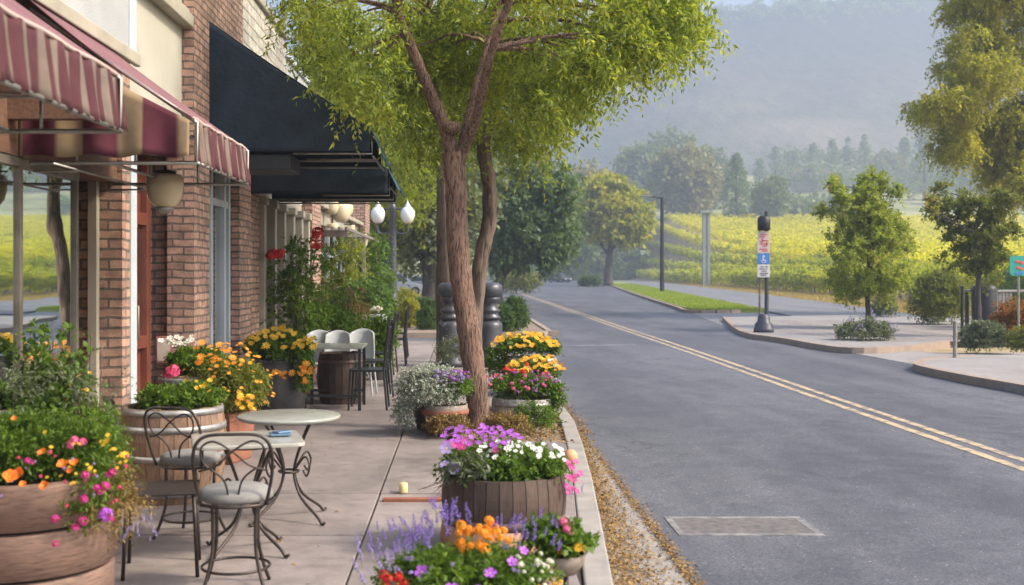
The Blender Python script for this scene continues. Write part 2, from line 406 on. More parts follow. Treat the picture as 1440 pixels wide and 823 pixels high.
m_leaf('grass_dry', [(.28,.22,.08), (.42,.32,.12), (.5,.4,.17)], .25, .3)
m_leaf('litter', [(.13,.06,.025), (.27,.15,.05), (.36,.235,.08), (.18,.10,.04), (.42,.28,.07)], 0, .8, .8)
# petals
def petal(n, c, c2=None, tr=.25):
    c = tuple(.86*x+.03 for x in c); m_leaf(n, [c2 or tuple(x*.6 for x in c), c, tuple(x*.85 for x in c)], tr, 30, .5)
petal('petal_purple', (.52,.12,.72), (.40,.07,.58)); petal('petal_magenta', (.70,.04,.36), (.5,.03,.26))
petal('petal_pink', (.80,.18,.42), (.7,.1,.3)); petal('petal_orange', (.92,.26,.02), (.85,.2,.015))
petal('petal_yellow', (.88,.58,.03), (.8,.4,.02)); petal('petal_amber', (.92,.40,.02), (.85,.3,.02)); petal('petal_white', (.85,.84,.82), (.75,.75,.74))
petal('petal_red', (.72,.02,.025), (.5,.012,.02)); petal('petal_scarlet', (.85,.06,.025), (.7,.04,.02))
petal('petal_violet', (.25,.15,.62), (.18,.1,.48)); petal('petal_lavender', (.42,.33,.70), (.33,.25,.6)); petal('petal_rose', (.82,.10,.28), (.7,.06,.2))
m_plain('flower_eye', (.75,.6,.1), (.5,.3,.05), .7, 40, bmp=0); m_plain('flower_throat', (.75,.62,.75), (.3,.05,.4), .7, 40, bmp=0)

# asphalt
def asphalt(name, c1, c2, grit=.5):
    m, nt, b, o = new_mat(name)
    p = pos(nt)
    big = noise(nt, .35, 4, scaled(nt, p, (1.6, .45, 1)), .6); mid = noise(nt, 3, 5, p, .6); fine = noise(nt, 120, 3, p, .7)
    vo = nd(nt, 'TexVoronoi', Scale=85.0); nt.links.new(p, vo.inputs['Vector'])
    c = mixc(nt, ramp(nt, big, [(.40, 0.), (.60, 1.)]), c1, c2)
    c = mixc(nt, 1.0, c, ramp(nt, mid, [(.3, .80), (.7, 1.16)]), 'MULTIPLY')
    c = mixc(nt, 1.0, c, ramp(nt, fine, [(.3, 1-.45*grit), (.55, 1.), (.75, 1+1.1*grit)]), 'MULTIPLY')
    sp = mixc(nt, 1.0, c, ramp(nt, vo.outputs['Color'], [(.2, .62), (.6, 1.), (.9, 1.2), (.96, 2.6)]), 'MULTIPLY')
    lane = noise(nt, 1, 3, scaled(nt, p, (1.1, .03, 1)), .55)
    sp = mixc(nt, 1.0, sp, ramp(nt, lane, [(.32, .84), (.5, 1.0), (.68, 1.14)]), 'MULTIPLY')
    stn = noise(nt, 1.1, 5, p, .7); sp = mixc(nt, 1.0, sp, ramp(nt, stn, [(.26, .68), (.36, 1.0)]), 'MULTIPLY')
    # faint cracks
    cr = nd(nt, 'TexVoronoi', Scale=.33, feature='DISTANCE_TO_EDGE')
    dn = nd(nt, 'TexNoise', Scale=1.2, Detail=6.0); nt.links.new(p, dn.inputs['Vector'])
    sc = nd(nt, 'VectorMath', operation='SCALE'); nt.links.new(dn.outputs['Color'], sc.inputs[0]); sc.inputs['Scale'].default_value = 1.6
    ad = nd(nt, 'VectorMath', operation='ADD'); nt.links.new(sc.outputs[0], ad.inputs[0]); nt.links.new(p, ad.inputs[1])
    nt.links.new(ad.outputs[0], cr.inputs['Vector'])
    msk = nd(nt, 'Math', operation='MULTIPLY'); nt.links.new(ramp(nt, cr.outputs[0], [(0, 1.), (.005, .0)]), msk.inputs[0])
    nt.links.new(ramp(nt, noise(nt, .25, 2, p), [(.44, .0), (.54, .8)]), msk.inputs[1])
    sp = mixc(nt, msk.outputs[0], sp, (.03,.03,.03))
    nt.links.new(sp, b.inputs['Base Color'])
    nt.links.new(ramp(nt, mid, [(.3, .55), (.7, .75)]), b.inputs['Roughness'])
    bump(nt, b, fine, .45, .006)
    return m
asphalt('asphalt', (.118,.119,.136), (.082,.084,.100), .8)
asphalt('asphalt_pale', (.21,.205,.21), (.17,.17,.175), .4)
# pavement slabs
def concrete(name, c1, c2, c3):
    m, nt, b, o = new_mat(name)
    p = pos(nt)
    n1 = noise(nt, .9, 6, p, .65); n2 = noise(nt, 7, 6, p, .65); n3 = noise(nt, 130, 3, p)
    c = ramp(nt, n1, [(.3, c2), (.5, c1), (.7, c3)])
    c = mixc(nt, 1.0, c, ramp(nt, n2, [(.3, .72), (.5, .98), (.72, 1.14)]), 'MULTIPLY')
    c = mixc(nt, 1.0, c, ramp(nt, n3, [(.3, .85), (.7, 1.13)]), 'MULTIPLY')
    c = mixc(nt, 1.0, c, ramp(nt, isl(nt), [(0, .84), (1, 1.1)]), 'MULTIPLY')
    sp = noise(nt, 38, 2, p); c = mixc(nt, ramp(nt, sp, [(.70, 0.), (.74, .5)]), c, (.07,.06,.055))
    nt.links.new(c, b.inputs['Base Color'])
    nt.links.new(ramp(nt, n2, [(.3, .6), (.7, .85)]), b.inputs['Roughness'])
    bump(nt, b, n3, .35, .004)
concrete('pavement', (.25,.212,.198), (.17,.145,.136), (.30,.255,.24))
concrete('pavement_pale', (.29,.265,.25), (.24,.215,.20), (.33,.30,.28))
# line paint, worn
def paint(name, c):
    m, nt, b, o = new_mat(name)
    p = pos(nt); n2 = noise(nt, 6, 6, p, .7); n3 = noise(nt, 90, 3, p)
    c = mixc(nt, ramp(nt, n2, [(.42, .85), (.55, .08)]), c, (.16,.155,.16))
    c = mixc(nt, 1.0, c, ramp(nt, n3, [(.3, .7), (.7, 1.15)]), 'MULTIPLY')
    nt.links.new(c, b.inputs['Base Color']); b.inputs['Roughness'].default_value = .7; bump(nt, b, n3, .3, .004)
paint('paint_yellow', (.56,.42,.24)); paint('paint_white', (.5,.5,.5))
# terrain: vineyard soil and dry grass near, meadow further
m, nt, b, o = new_mat('terrain')
p = pos(nt)
n1 = noise(nt, .02, 5, p); n2 = noise(nt, .5, 5, p)
c = ramp(nt, n1, [(.35, (.22,.24,.07)), (.5, (.33,.33,.12)), (.65, (.42,.40,.18))])
c = mixc(nt, 1.0, c, ramp(nt, n2, [(.3, .75), (.7, 1.2)]), 'MULTIPLY')
sp = nd(nt, 'SeparateXYZ'); nt.links.new(p, sp.inputs[0])
mr = nd(nt, 'MapRange'); nt.links.new(sp.outputs[1], mr.inputs[0]); mr.inputs[1].default_value = 330; mr.inputs[2].default_value = 380
near = ramp(nt, n2, [(.35, (.26,.19,.10)), (.6, (.40,.31,.16))])
nt.links.new(mixc(nt, mr.outputs[0], near, c), b.inputs['Base Color']); b.inputs['Roughness'].default_value = .95
# hillside scrub: woods in folds, dry grass between
m, nt, b, o = new_mat('hillside')
p = pos(nt)
n1 = noise(nt, .006, 8, scaled(nt, p, (1, 1.5, 2.4)), .62, .6); n2 = noise(nt, .05, 6, p, .7)
mm = nd(nt, 'Math', operation='MULTIPLY_ADD'); nt.links.new(n2, mm.inputs[0]); mm.inputs[1].default_value = .35; nt.links.new(n1, mm.inputs[2])
c = ramp(nt, mm.outputs[0], [(.46, (.035,.05,.035)), (.62, (.07,.075,.05)), (.72, (.15,.125,.09)), (.85, (.22,.18,.13))])
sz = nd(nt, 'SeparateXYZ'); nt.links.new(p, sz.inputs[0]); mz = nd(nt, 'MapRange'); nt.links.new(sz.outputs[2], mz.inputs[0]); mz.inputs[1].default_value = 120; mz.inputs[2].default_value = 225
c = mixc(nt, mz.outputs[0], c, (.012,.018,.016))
nt.links.new(c, b.inputs['Base Color']); b.inputs['Roughness'].default_value = 1
bump(nt, b, n2, 1.0, 6)
# window glass: reflects the street, dark shop behind
def glass(name, fac, tint=(.9,.95,.95)):
    m, nt, b, o = new_mat(name)
    g = nd(nt, 'BsdfGlossy'); g.inputs['Roughness'].default_value = .015; g.inputs['Color'].default_value = c4(tint)
    wob = nd(nt, 'Bump', Strength=.05, Distance=.02); nt.links.new(noise(nt, 2.2, 1, pos(nt)), wob.inputs['Height']); nt.links.new(wob.outputs[0], g.inputs['Normal'])
    t = nd(nt, 'BsdfTransparent'); t.inputs[0].default_value = (.75,.8,.78,1)
    mx = nd(nt, 'MixShader'); mx.inputs[0].default_value = fac
    nt.links.new(t.outputs[0], mx.inputs[1]); nt.links.new(g.outputs[0], mx.inputs[2]); nt.links.new(mx.outputs[0], o.inputs[0])
glass('shop_glass', .8)
# striped canvas
def stripes(name, axis, period, off, dark, light, frac=.5, wear=.8, warp=0):
    m, nt, b, o = new_mat(name)
    p = pos(nt); s = nd(nt, 'SeparateXYZ'); nt.links.new(p, s.inputs[0])
    a = nd(nt, 'Math', operation='ADD'); nt.links.new(s.outputs[axis], a.inputs[0]); a.inputs[1].default_value = off
    d = nd(nt, 'Math', operation='DIVIDE'); nt.links.new(a.outputs[0], d.inputs[0]); d.inputs[1].default_value = period
    f = nd(nt, 'Math', operation='FRACT'); nt.links.new(d.outputs[0], f.inputs[0])
    n = noise(nt, 8, 5, p); 
    k = ramp(nt, f.outputs[0], [(0, 0.), (frac-.04, 0.), (frac+.04, 1.), (.96, 1.), (1, 0.)])
    c = mixc(nt, k, dark, light)
    c = mixc(nt, 1.0, c, ramp(nt, n, [(.3, wear), (.7, 1.15)]), 'MULTIPLY')
    nt.links.new(c, b.inputs['Base Color']); b.inputs['Roughness'].default_value = .9
    t = nd(nt, 'BsdfTranslucent'); nt.links.new(c, t.inputs[0]); mx = nd(nt, 'MixShader'); mx.inputs[0].default_value = .3
    nt.links.new(b.outputs[0], mx.inputs[1]); nt.links.new(t.outputs[0], mx.inputs[2]); nt.links.new(mx.outputs[0], o.inputs[0])
stripes('stripe_valance', 1, .155, .02, (.11,.036,.043), (.235,.18,.145), .64)
stripes('stripe_end', 0, .36, .09, (.15,.035,.055), (.40,.29,.17), .56)
m_plain('rose_canvas', (.20,.09,.10), (.16,.07,.08), .85, 4, bmp=.3, bscale=14)
m_plain('canvas_trim', (.5,.38,.33), (.42,.3,.27), .85, 4, bmp=.1)

# ================================================================ setting
def edge(y): return 20+.08*y
def sst(t): t = np.clip(t, 0, 1); return t*t*(3-2*t)
def gz(x, y):
    x = np.asarray(x, float); y = np.asarray(y, float)
    q = x-edge(y)
    s = sst(q/14)
    prof = np.interp(y, [0, 55, 80, 110, 150, 200, 260, 350, 450, 560, 700, 900], [0, 0, .5, 1.6, 3.2, 5.2, 10.0, 17.8, 27, 42, 62, 70])
    h = -.16+s*.3+sst(q/16)*prof+sst(q/14)*.3*np.sin(x*.05+1)*np.sin(y*.031)
    h = np.where(y > 330, np.maximum(h, -.16+sst((y-330)/120)*(prof-17.8+2)*sst((x+60)/120)), h)
    left = sst((-x-14)/30)*sst((y-60)/80)*2
    return h+left
xs = np.unique(np.concatenate([np.linspace(-700, -60, 20), np.linspace(-60, 160, 90), np.linspace(160, 420, 40), np.linspace(420, 1100, 18)]))
ys = np.unique(np.concatenate([np.linspace(-40, 60, 12), np.linspace(60, 400, 90), np.linspace(400, 800, 50)]))
Xg, Yg = np.meshgrid(xs, ys, indexing='ij'); Zg = gz(Xg, Yg)
V = np.stack([Xg, Yg, Zg], -1).reshape(-1, 3)
nx, ny = len(xs), len(ys)
I = (np.arange(nx-1)[:, None]*ny+np.arange(ny-1)[None]).ravel()
F = np.stack([I, I+ny, I+ny+1, I+1], 1)
g = np_solo('ground', (V, F), 'terrain', kind='structure'); g.data.shade_smooth()
# hill
def hz(x, y):
    t = np.clip((y-700)/360, 0, 1.25)
    crest = np.interp(x, [-800, -300, 0, 90, 200, 280, 420, 600, 1000], [150, 185, 215, 232, 250, 258, 268, 272, 260])
    ridge = 9*np.sin(x*.013+y*.012)+6*np.sin(x*.029+2+y*.021)+3*np.sin(x*.05-y*.043)
    prof = np.where(t <= 1, t**1.25, 1-(t-1)*.6)
    return -8+(crest+1)*prof+ridge*np.sin(np.clip(t, 0, 1)*PI)*1.2+2.5*np.sin(x*.31)*np.sin(y*.23)+np.where(t > .9, 2.2*np.sin(x*.55+np.sin(x*.17)*2), 0)
xs = np.linspace(-720, 1080, 260); ys = np.linspace(700, 1130, 110)
Xg, Yg = np.meshgrid(xs, ys, indexing='ij'); Zg = hz(Xg, Yg)
nx, ny = len(xs), len(ys); I = (np.arange(nx-1)[:, None]*ny+np.arange(ny-1)[None]).ravel()
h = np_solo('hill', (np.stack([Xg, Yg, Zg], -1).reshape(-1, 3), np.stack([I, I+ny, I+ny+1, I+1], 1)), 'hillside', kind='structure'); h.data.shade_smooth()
cs = []
for i in range(700):
    x = nr.uniform(-100, 420); y = nr.uniform(1035, 1075); cs.append((x, y, float(hz(x, y))+2))
np_solo('hill_scrub', sprays(cs, 5.0, 6, 5, 2.6, 2.0, up=.5, droop=.1), 'leaf_far', kind='stuff', label='dark scrub and trees scattered over the hazy hill')

# road
def kr(y): return np.interp(y, [-30, 20, 33, 49, 86, 160, 275], [8.6, 8.6, 8.2, 9.9, 13.4, 21, 29])
def path_in(y): return np.interp(y, [40, 54, 88, 120, 211, 275], [12.5, 13.8, 17.5, 21, 30, 36])
def path_out(y): return np.interp(y, [38, 44, 62, 98, 200, 275], [17.4, 18, 20.5, 25, 36, 45])
RY = [-30, 0, 10, 20, 27, 33, 40, 49, 60, 75, 86, 110, 135, 160, 200, 240, 275]
def left_edge(y): return 1.25 if y < 26 else (-8 if y < 31 else float(np.interp(y, [31, 34, 60, 120, 275], [2.4, 2.45, 2.3, 2.4, -2])))
mb = MB()
ly = [-30, 0, 10, 20, 26.6, 26.61, 30.6, 30.61, 34, 60, 120, 200, 275]
L = [(-12 if 26.605 <= y <= 30.605 else left_edge(y if y != 26.6 else 20), y) for y in ly]
Rr = [(float(kr(y))+(6.0 if 26 < y < 49 and False else 0), y) for y in RY]
mb.prism(L+Rr[::-1], -.5, -.12)
solo('road', mb, 'asphalt', kind='structure')
# far end of the road: it swings away to the left behind the trees
mb = MB(); mb.prism([(-60,230),(-2,262),(29,275),(36,275),(40,292),(-60,280)], -.5, -.124); solo('road_bend', mb, 'asphalt', kind='structure')
mb = MB()
for x0 in (4.93, 5.17):
    pts = [(x0+.02*math.sin(y*.3)+(0 if y < 110 else (y-110)*.004), y) for y in range(-4, 262, 3)]
    n0 = len(mb.v)
    mb.add([(x-.055, y, -.116) for x, y in pts]+[(x+.055, y, -.116) for x, y in pts], [(i, i+len(pts), i+1+len(pts), i+1) for i in range(len(pts)-1)])
solo('lane_marking', mb, 'paint_yellow', kind='structure')
mb = MB()
mb.add([(1.3,27.0,-.116),(4.2,27.4,-.116),(4.2,27.5,-.116),(1.3,27.13,-.116)], [(0,1,2,3)])
solo('stop_line', mb, 'paint_white', kind='structure')
# utility cover
t = thing('utility_cover', (1.9,7.75,-.12), 'rectangular pale worn utility cover set flush in the asphalt', 'utility cover')
mb = MB(); mb.box(1.47,2.33,7.52,7.98,-.14,-.1165); part('cover_plate', mb, 'cover_worn', t)
mb = MB()
for a in ((1.42,2.38,7.46,7.52),(1.42,2.38,7.98,8.04),(1.42,1.47,7.52,7.98),(2.33,2.38,7.52,7.98)): mb.box(*a, -.14, -.114)
part('frame', mb, 'cover_rim', t, bevel=.004)

# sidewalk slabs (gaps are real)
def kx(y): return float(np.interp(y, [0, 5, 8.5, 12, 40], [.45, .56, .84, 1.07, 1.10]))
mb = MB(); ys_ = list(np.arange(-2.2, 26.9, 1.31))+[27.0]
for i in range(len(ys_)-1):
    y0, y1 = ys_[i]+.006, ys_[i+1]-.006
    for (a0, a1, b0, b1) in ((-2.62, -2.62, -.606, -.606), (-.594, -.594, kx(y0)-.006, kx(y1)-.006)):
        if b0 > 0 and 10.6 < (y0+y1)/2 < 13.0:     # tree pit
            b0 = b1 = -.15
        if b0 > 0 and 5.9 < (y0+y1)/2 < 7.3: b0 = b1 = .02 if False else b0
        j = rnd.uniform(-.003, .003)
        mb.prism([(a0, y0), (b0, y0), (b1, y1), (a1, y1)], -.12, 0+j)
solo('sidewalk', mb, 'pavement', kind='structure', bevel=.006)
mb = MB(); mb.prism([(-12,-3),(kx(0)-.01,-3),(kx(5)-.01,5),(kx(8.5)-.01,8.5),(1.05,12),(1.05,27.02),(-12,27.02)], -.5, -.035); solo('sidewalk_bed', mb, 'mulch', kind='structure')
mb = MB()
for y in np.arange(-2, 27, 1.8):
    y1 = min(y+1.79, 27.0)
    mb.prism([(kx(y), y), (kx(y)+.15, y), (kx(y1)+.15, y1), (kx(y1), y1)], -.4, .006)
solo('kerb', mb, 'kerb_concrete', kind='structure', bevel=.012)
mb = MB(); mb.prism([(kx(0)+.15,-2)]+[(kx(y)+.155, y) for y in (0, 5, 6.5, 8.5, 11.8)]+[(1.26,12),(1.26,-2)], -.4, -.108); solo('gutter', mb, 'kerb_concrete', kind='structure')
# litter
P = []
for i in range(20000):
    y = 4+abs(nr.normal())*4.2 if i % 3 else nr.uniform(4, 26)
    lo = kx(y)+.16; hi = 1.27 if y < 12 else 1.35
    x = lo+(hi-lo)*min(1, abs(nr.normal())*.42) if i % 4 else hi+abs(nr.normal())*.04-.02
    P.append((x, y, -.102+nr.uniform(0, .012)))
P = np.array(P); n = len(P); D = nr.normal(size=(n, 3)); D[:, 2] *= .25; Nn = nr.normal(size=(n, 3))*.4; Nn[:, 2] += 1
np_solo('leaf_litter', leaf_quads(P, D, Nn, nr.uniform(.006, .034, n), nr.uniform(.006, .018, n)), 'litter', kind='stuff', label='dry brown leaf litter gathered along the gutter')
P = nr.uniform((-2.5, 4, .004), (1.1, 26, .012), (420, 3)); n = len(P); D = nr.normal(size=(n, 3)); D[:, 2] *= .2; Nn = nr.normal(size=(n, 3))*.3; Nn[:, 2] += 1
np_solo('fallen_leaves', leaf_quads(P, D, Nn, nr.uniform(.015, .04, n), nr.uniform(.008, .02, n)), 'litter', kind='stuff', label='few small dry leaves scattered on the sidewalk slabs')
P = nr.uniform((-.1, 10.7, -.02), (1.05, 13.0, .02), (1800, 3)); n = len(P); D = nr.normal(size=(n, 3)); D[:, 2] *= .4; Nn = nr.normal(size=(n, 3))*.5; Nn[:, 2] += 1
np_solo('tree_pit_litter', leaf_quads(P, D, Nn, nr.uniform(.02, .06, n), nr.uniform(.01, .025, n)), 'litter', kind='stuff', label='dry leaves and twigs in the open tree pit')

# side street mouth and planted island
mb = MB(); mb.prism([(-14,30.6),(1.6,30.6),(2.3,31.3),(2.45,33),(2.3,60),(2.4,120),(-2,258),(-40,240),(-40,30.6)], -.5, -.02)
solo('verge', mb, 'mulch', kind='structure')
mb = MB(); P = smooth_path([(-14,30.5,0),(0.8,30.5,0),(1.9,30.75,0),(2.45,31.6,0),(2.5,34,0),(2.4,60,0),(2.5,120,0),(-1.9,258,0)], 5)
for i in range(len(P)-1):
    a, b2 = P[i], P[i+1]; nrm = Vector((-(b2-a).y, (b2-a).x, 0)).normalized()*.15
    mb.prism([(a.x, a.y), (b2.x, b2.y), (b2.x+nrm.x, b2.y+nrm.y), (a.x+nrm.x, a.y+nrm.y)], -.4, .02)
solo('kerb_island', mb, 'kerb_tan', kind='structure')
# right hand side
A = [(gp(1040,466))]+[gp(*p) for p in ((1100,476),(1165,487),(1215,490),(1275,487),(1345,479),(1520,474))]
isl_poly = [tuple(p) for p in A]+[(24,34),(19,44),(17.2,45),(9.6,42.0)]
mb = MB(); mb.prism(isl_poly, -.5, 0); solo('sidewalk_right', mb, 'pavement_pale', kind='structure')
mb = MB(); mb.prism([(8.65,32.6),(9.3,28.4),(10.1,26.9),(12.6,26.9),(15.5,32.5),(14.2,38.5),(10.6,39.2)], -.01, .004); solo('paver_field', mb, 'pavers', kind='structure')
def kerb_line(name, pts, mat='kerb_tan', z=.012, w=.16, m=4):
    P = smooth_path([(a, b_, 0) for a, b_ in pts], m); mb = MB()
    for i in range(len(P)-1):
        a, b2 = P[i], P[i+1]; nrm = Vector(((b2-a).y, -(b2-a).x, 0)).normalized()*w
        mb.prism([(a.x, a.y), (b2.x, b2.y), (b2.x-nrm.x, b2.y-nrm.y), (a.x-nrm.x, a.y-nrm.y)], -.4, z)
    solo(name, mb, mat, kind='structure')
kerb_line('kerb_right', [(9.6,42.0)]+A[:6], m=3)
B = [gp(*p) for p in ((1360,500),(1300,505),(1284,511),(1300,517),(1360,529),(1440,543),(1560,566))]
mb = MB(); mb.prism([tuple(p) for p in B]+[(13.5,8),(30,8),(30,24),(17,24)], -.5, 0); solo('sidewalk_corner', mb, 'pavement_pale', kind='structure')
kerb_line('kerb_corner', B)
mb = MB(); mb.prism([(8.63,18),(8.2,33.4),(8.2,33),(8.7,31),(8.9,26.5),(10.5,24.6),(24,25.5),(24,20.5),(11,20.0),(8.9,21.5),(8.7,19.9)], -.45, -.114); 
solo('driveway_apron', mb, 'pavement_pale', kind='structure')
mb = MB(); mb.prism([(8.1,33.5),(9.9,49),(13,50.5),(18,44),(17,43.5),(9.6,42.2),(8.6,34)], -.45, -.112); solo('driveway_upper', mb, 'asphalt_pale', kind='structure')
# path behind the lawn
yy = [40, 46, 54, 62, 75, 88, 98, 120, 160, 200, 240, 275]
mb = MB(); mb.prism([(float(path_in(y)), y) for y in yy]+[(float(path_out(y)), y) for y in yy[::-1]], -.45, -.04); solo('path', mb, 'asphalt_pale', kind='structure')
# lawn strip
ly2 = [50, 54, 62, 75, 88, 98, 120, 160, 200, 235]
lawn = [(float(kr(y))+.17+(1.1 if y == 50 else 0), y) for y in ly2]+[(float(path_in(y))-.02, y) for y in ly2[::-1]]
m_plain('lawn_base', (.17,.23,.04), (.27,.30,.07), .95, 1.2, bmp=.6, bscale=20, world=True, bdist=.03)
mb = MB(); mb.prism(lawn, -.45, .01); solo('lawn', mb, 'lawn_base', kind='structure')
kerb_line('kerb_lawn', [(float(kr(y))+.0, y) for y in ly2[::-1]]+[(11.6,49.6),(13.4,52)], z=.02, w=-.17, m=3)
P = []
while len(P) < 30000:
    y = 50+nr.rand()**1.6*130; x = nr.uniform(kr(y)+.25, path_in(y)-.1)
    P.append((x, y, .01))
np_solo('grass', grass_blades(np.array(P), .10, .05), 'grass_green', kind='stuff', label='short bright green grass of the roadside lawn strip')
P = []
while len(P) < 26000:
    y = 36+nr.rand()**1.5*200; lo, hi = path_out(y)+.1, edge(y)+2.5
    if hi <= lo: hi = lo+2
    x = nr.uniform(lo, hi)
    P.append((x, y, float(gz(x, y))))
np_solo('dry_grass', grass_blades(np.array(P), .28, .07), 'grass_dry', kind='stuff', label='straw coloured dry grass verge below the vines')
# ================================================================ shop fronts (left)
WX = -2.6
# --- stucco shop with the display window and door recess
shop = thing('stucco_shop', (WX,4,0), 'white stucco shop with a tall display window and cream upper panel, nearest on the left', 'shop building')
mb = MB(); mb.box(-8, WX, 0.0, 9.04, 3.32, 7.0); part('wall', mb, 'stucco_white', shop)
mb = MB(); mb.box(-8, -2.72, 9.04, 11.03, 2.75, 7.0); part('upper_panel', mb, 'stucco_cream', shop)
mb = MB(); mb.box(-2.72, -2.60, 9.046, 11.028, 3.98, 4.10); mb.box(-2.72, -2.64, 9.046, 11.028, 4.10, 4.16); mb.box(WX, WX+.05, 0, 9.04, 3.24, 3.34); part('cornice', mb, 'trim_cream', shop, bevel=.01)
mb = MB(); mb.box(-2.64, WX+.015, 8.86, 9.038, 3.345, 6.9); part('corner_strip', mb, 'trim_white', shop, bevel=.006)
mb = MB(); mb.box(-8, -2.64, 0, 8.9, 2.3, 3.3); part('transom_boards', mb, 'beam_wood', shop)
mb = MB(); mb.box(-2.98, WX, 2.0, 7.9, -.1, .46); part('brick_wall', mb, 'brick_red', shop)
mb = MB(); mb.box(-3.2, WX, 8.70, 8.90, -.1, 3.3); part('brick_pier', mb, 'brick_red', shop)
mb = MB(); mb.box(-3.2, -2.96, 7.9, 8.698, -.1, 3.0); part('brick_recess', mb, 'brick_red', shop)
mb = MB(); mb.box(-3.0, WX+.04, 2.0, 7.92, .46, .51); part('window_sill', mb, 'trim_cream', shop, bevel=.006)
win = MB()
for y in (2.05, 4.3, 5.6, 6.86, 7.86): win.box(-2.70, -2.655, y-.022, y+.022, .512, 2.3)
win.box(-2.70, -2.65, 2.0, 7.88, 2.24, 2.30); win.box(-2.70, -2.65, 2.0, 7.88, .512, .55)
wf = part('window_frame', win, 'bronze_frame', shop, bevel=.004)
mb = MB(); mb.box(-2.684, -2.678, 2.0, 7.86, .54, 2.25); part('glass', mb, 'shop_glass', wf)
mb = MB(); mb.box(-2.84, -2.77, 8.62, 8.69, 0, 2.9); part('window_post', mb, 'trim_cream', shop, bevel=.004)
mb = MB(); mb.box(-2.64, WX+.012, 8.903, 9.06, 0, 2.72); part('door_post', mb, 'trim_white', shop, bevel=.006)
# shop inside
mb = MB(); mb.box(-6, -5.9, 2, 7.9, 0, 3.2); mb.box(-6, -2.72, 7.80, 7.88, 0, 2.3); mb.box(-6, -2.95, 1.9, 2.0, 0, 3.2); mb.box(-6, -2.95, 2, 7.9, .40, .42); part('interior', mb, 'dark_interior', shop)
# door recess
mb = MB(); mb.box(-3.4, -3.04, 11.05, 11.2, 0, 2.9); mb.box(-3.05, -2.70, 11.2, 11.32, 0, 3.0); part('recess_wall', mb, 'brick_red', shop)
mb = MB(); mb.box(-3.3, -2.72, 9.06, 11.03, 2.74, 2.76); part('recess_ceiling', mb, 'trim_cream', shop)
mb = MB(); mb.box(-3.3, -2.6, 9.06, 11.2, -.05, .07); part('door_step', mb, 'kerb_concrete', shop)
dr = MB()
dr.box(-3.14, -3.09, 9.6, 11.04, .07, 2.42)
d_ = part('door', dr, 'door_paint', shop)
mb = MB()
for y in (9.55, 10.29, 10.98): mb.box(-3.10, -3.02, y-.06, y+.06, .07, 2.72)
for z in (.13, .95, 2.12, 2.48): mb.box(-3.095, -3.03, 9.6, 10.95, z-.06, z+.06)
part('door_frame', mb, 'door_paint', d_, bevel=.008)
mb = MB(); mb.box(-3.088, -3.082, 9.68, 10.2, 1.06, 2.03); mb.box(-3.088, -3.082, 10.4, 10.9, 1.06, 2.03); part('door_glass', mb, 'shop_glass', d_)
mb = MB(); mb.tube([(-3.0,10.36,.98),(-2.95,10.36,1.0),(-2.95,10.36,1.3),(-3.0,10.36,1.32)], .012, 8); part('door_handle', mb, 'bronze_frame', d_, smooth=True)

# --- brick building
bb = thing('brick_building', (WX,12,0), 'red brick building rising behind the navy awnings', 'brick building')
mb = MB(); mb.box(-8, WX, 11.325, 11.7, 0, 7.2); mb.box(-2.86, WX, 11.03, 11.325, 0, 7.2) ; part('pilaster', mb, 'brick_red', bb)
mb = MB(); mb.box(-8, -2.68, 11.7, 13.9, 2.75, 7.2); part('wall', mb, 'brick_red', bb)
mb = MB(); mb.box(-3.0, WX, 13.28, 14.0, 0, 2.9); mb.box(-3.0, -2.62, 11.7, 13.28, 0, .5); part('pier', mb, 'brick_red', bb)
mb = MB(); mb.box(-3, -2.58, 11.705, 13.275, .5, .56); part('window_sill', mb, 'trim_cream', bb, bevel=.006)
wn = MB()
for y in (11.76, 12.3, 12.98, 13.22): wn.box(-2.80, -2.70, y-.045, y+.045, .56, 2.75)
wn.box(-2.79, -2.71, 11.7, 13.28, 2.35, 2.43); wf = part('window_frame', wn, 'trim_white', bb, bevel=.006)
mb = MB(); mb.box(-2.762, -2.755, 11.72, 13.26, .56, 2.75); part('glass', mb, 'shop_glass', wf)
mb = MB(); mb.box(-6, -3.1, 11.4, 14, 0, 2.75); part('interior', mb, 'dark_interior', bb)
mb = MB(); mb.box(-3.0, -2.66, 14.0, 14.9, 0, 2.75); part('side_wall', mb, 'brick_red', bb)

# --- cream shopfront
cb = thing('cream_shopfront', (WX,17,0), 'cream boarded shopfront with slim columns beyond the brick pilaster', 'shop building')
mb = MB(); mb.box(-8, -2.69, 13.9, 17.3, 2.76, 5.15); part('upper_wall', mb, 'clapboard', cb)
mb = MB(); mb.box(-8, -2.64, 13.905, 17.35, 5.15, 5.27); part('cornice', mb, 'trim_cream', cb, bevel=.02)
mb = MB(); mb.box(-8, -2.74, 17.3, 20.2, 2.76, 4.95); part('parapet', mb, 'stucco_white', cb)
mb = MB(); mb.box(-8, -2.70, 17.36, 20.25, 4.95, 5.05); part('coping', mb, 'trim_white', cb, bevel=.01)
for y in (15.0, 15.85, 16.7, 17.6, 18.5, 19.3):
    mb = MB(); x = -2.66; mb.box(x-.07, x+.07, y-.07, y+.07, 0, 2.6); mb.box(x-.09, x+.09, y-.09, y+.09, 0, .35); mb.box(x-.1, x+.1, y-.1, y+.1, 2.5, 2.62)
    part('column', mb, 'trim_cream', cb, bevel=.012)
mb = MB(); mb.box(-2.86, -2.80, 15, 19.4, 0, .6); mb.box(-2.9, -2.74, 15, 19.4, 2.62, 2.76); 
for y in np.arange(15.4, 19.4, .85): mb.box(-2.86, -2.8, y-.03, y+.03, .6, 2.62)
wf = part('window_frame', mb, 'trim_cream', cb, bevel=.006)
mb = MB(); mb.box(-2.835, -2.828, 15, 19.4, .6, 2.62); part('glass', mb, 'shop_glass', wf)
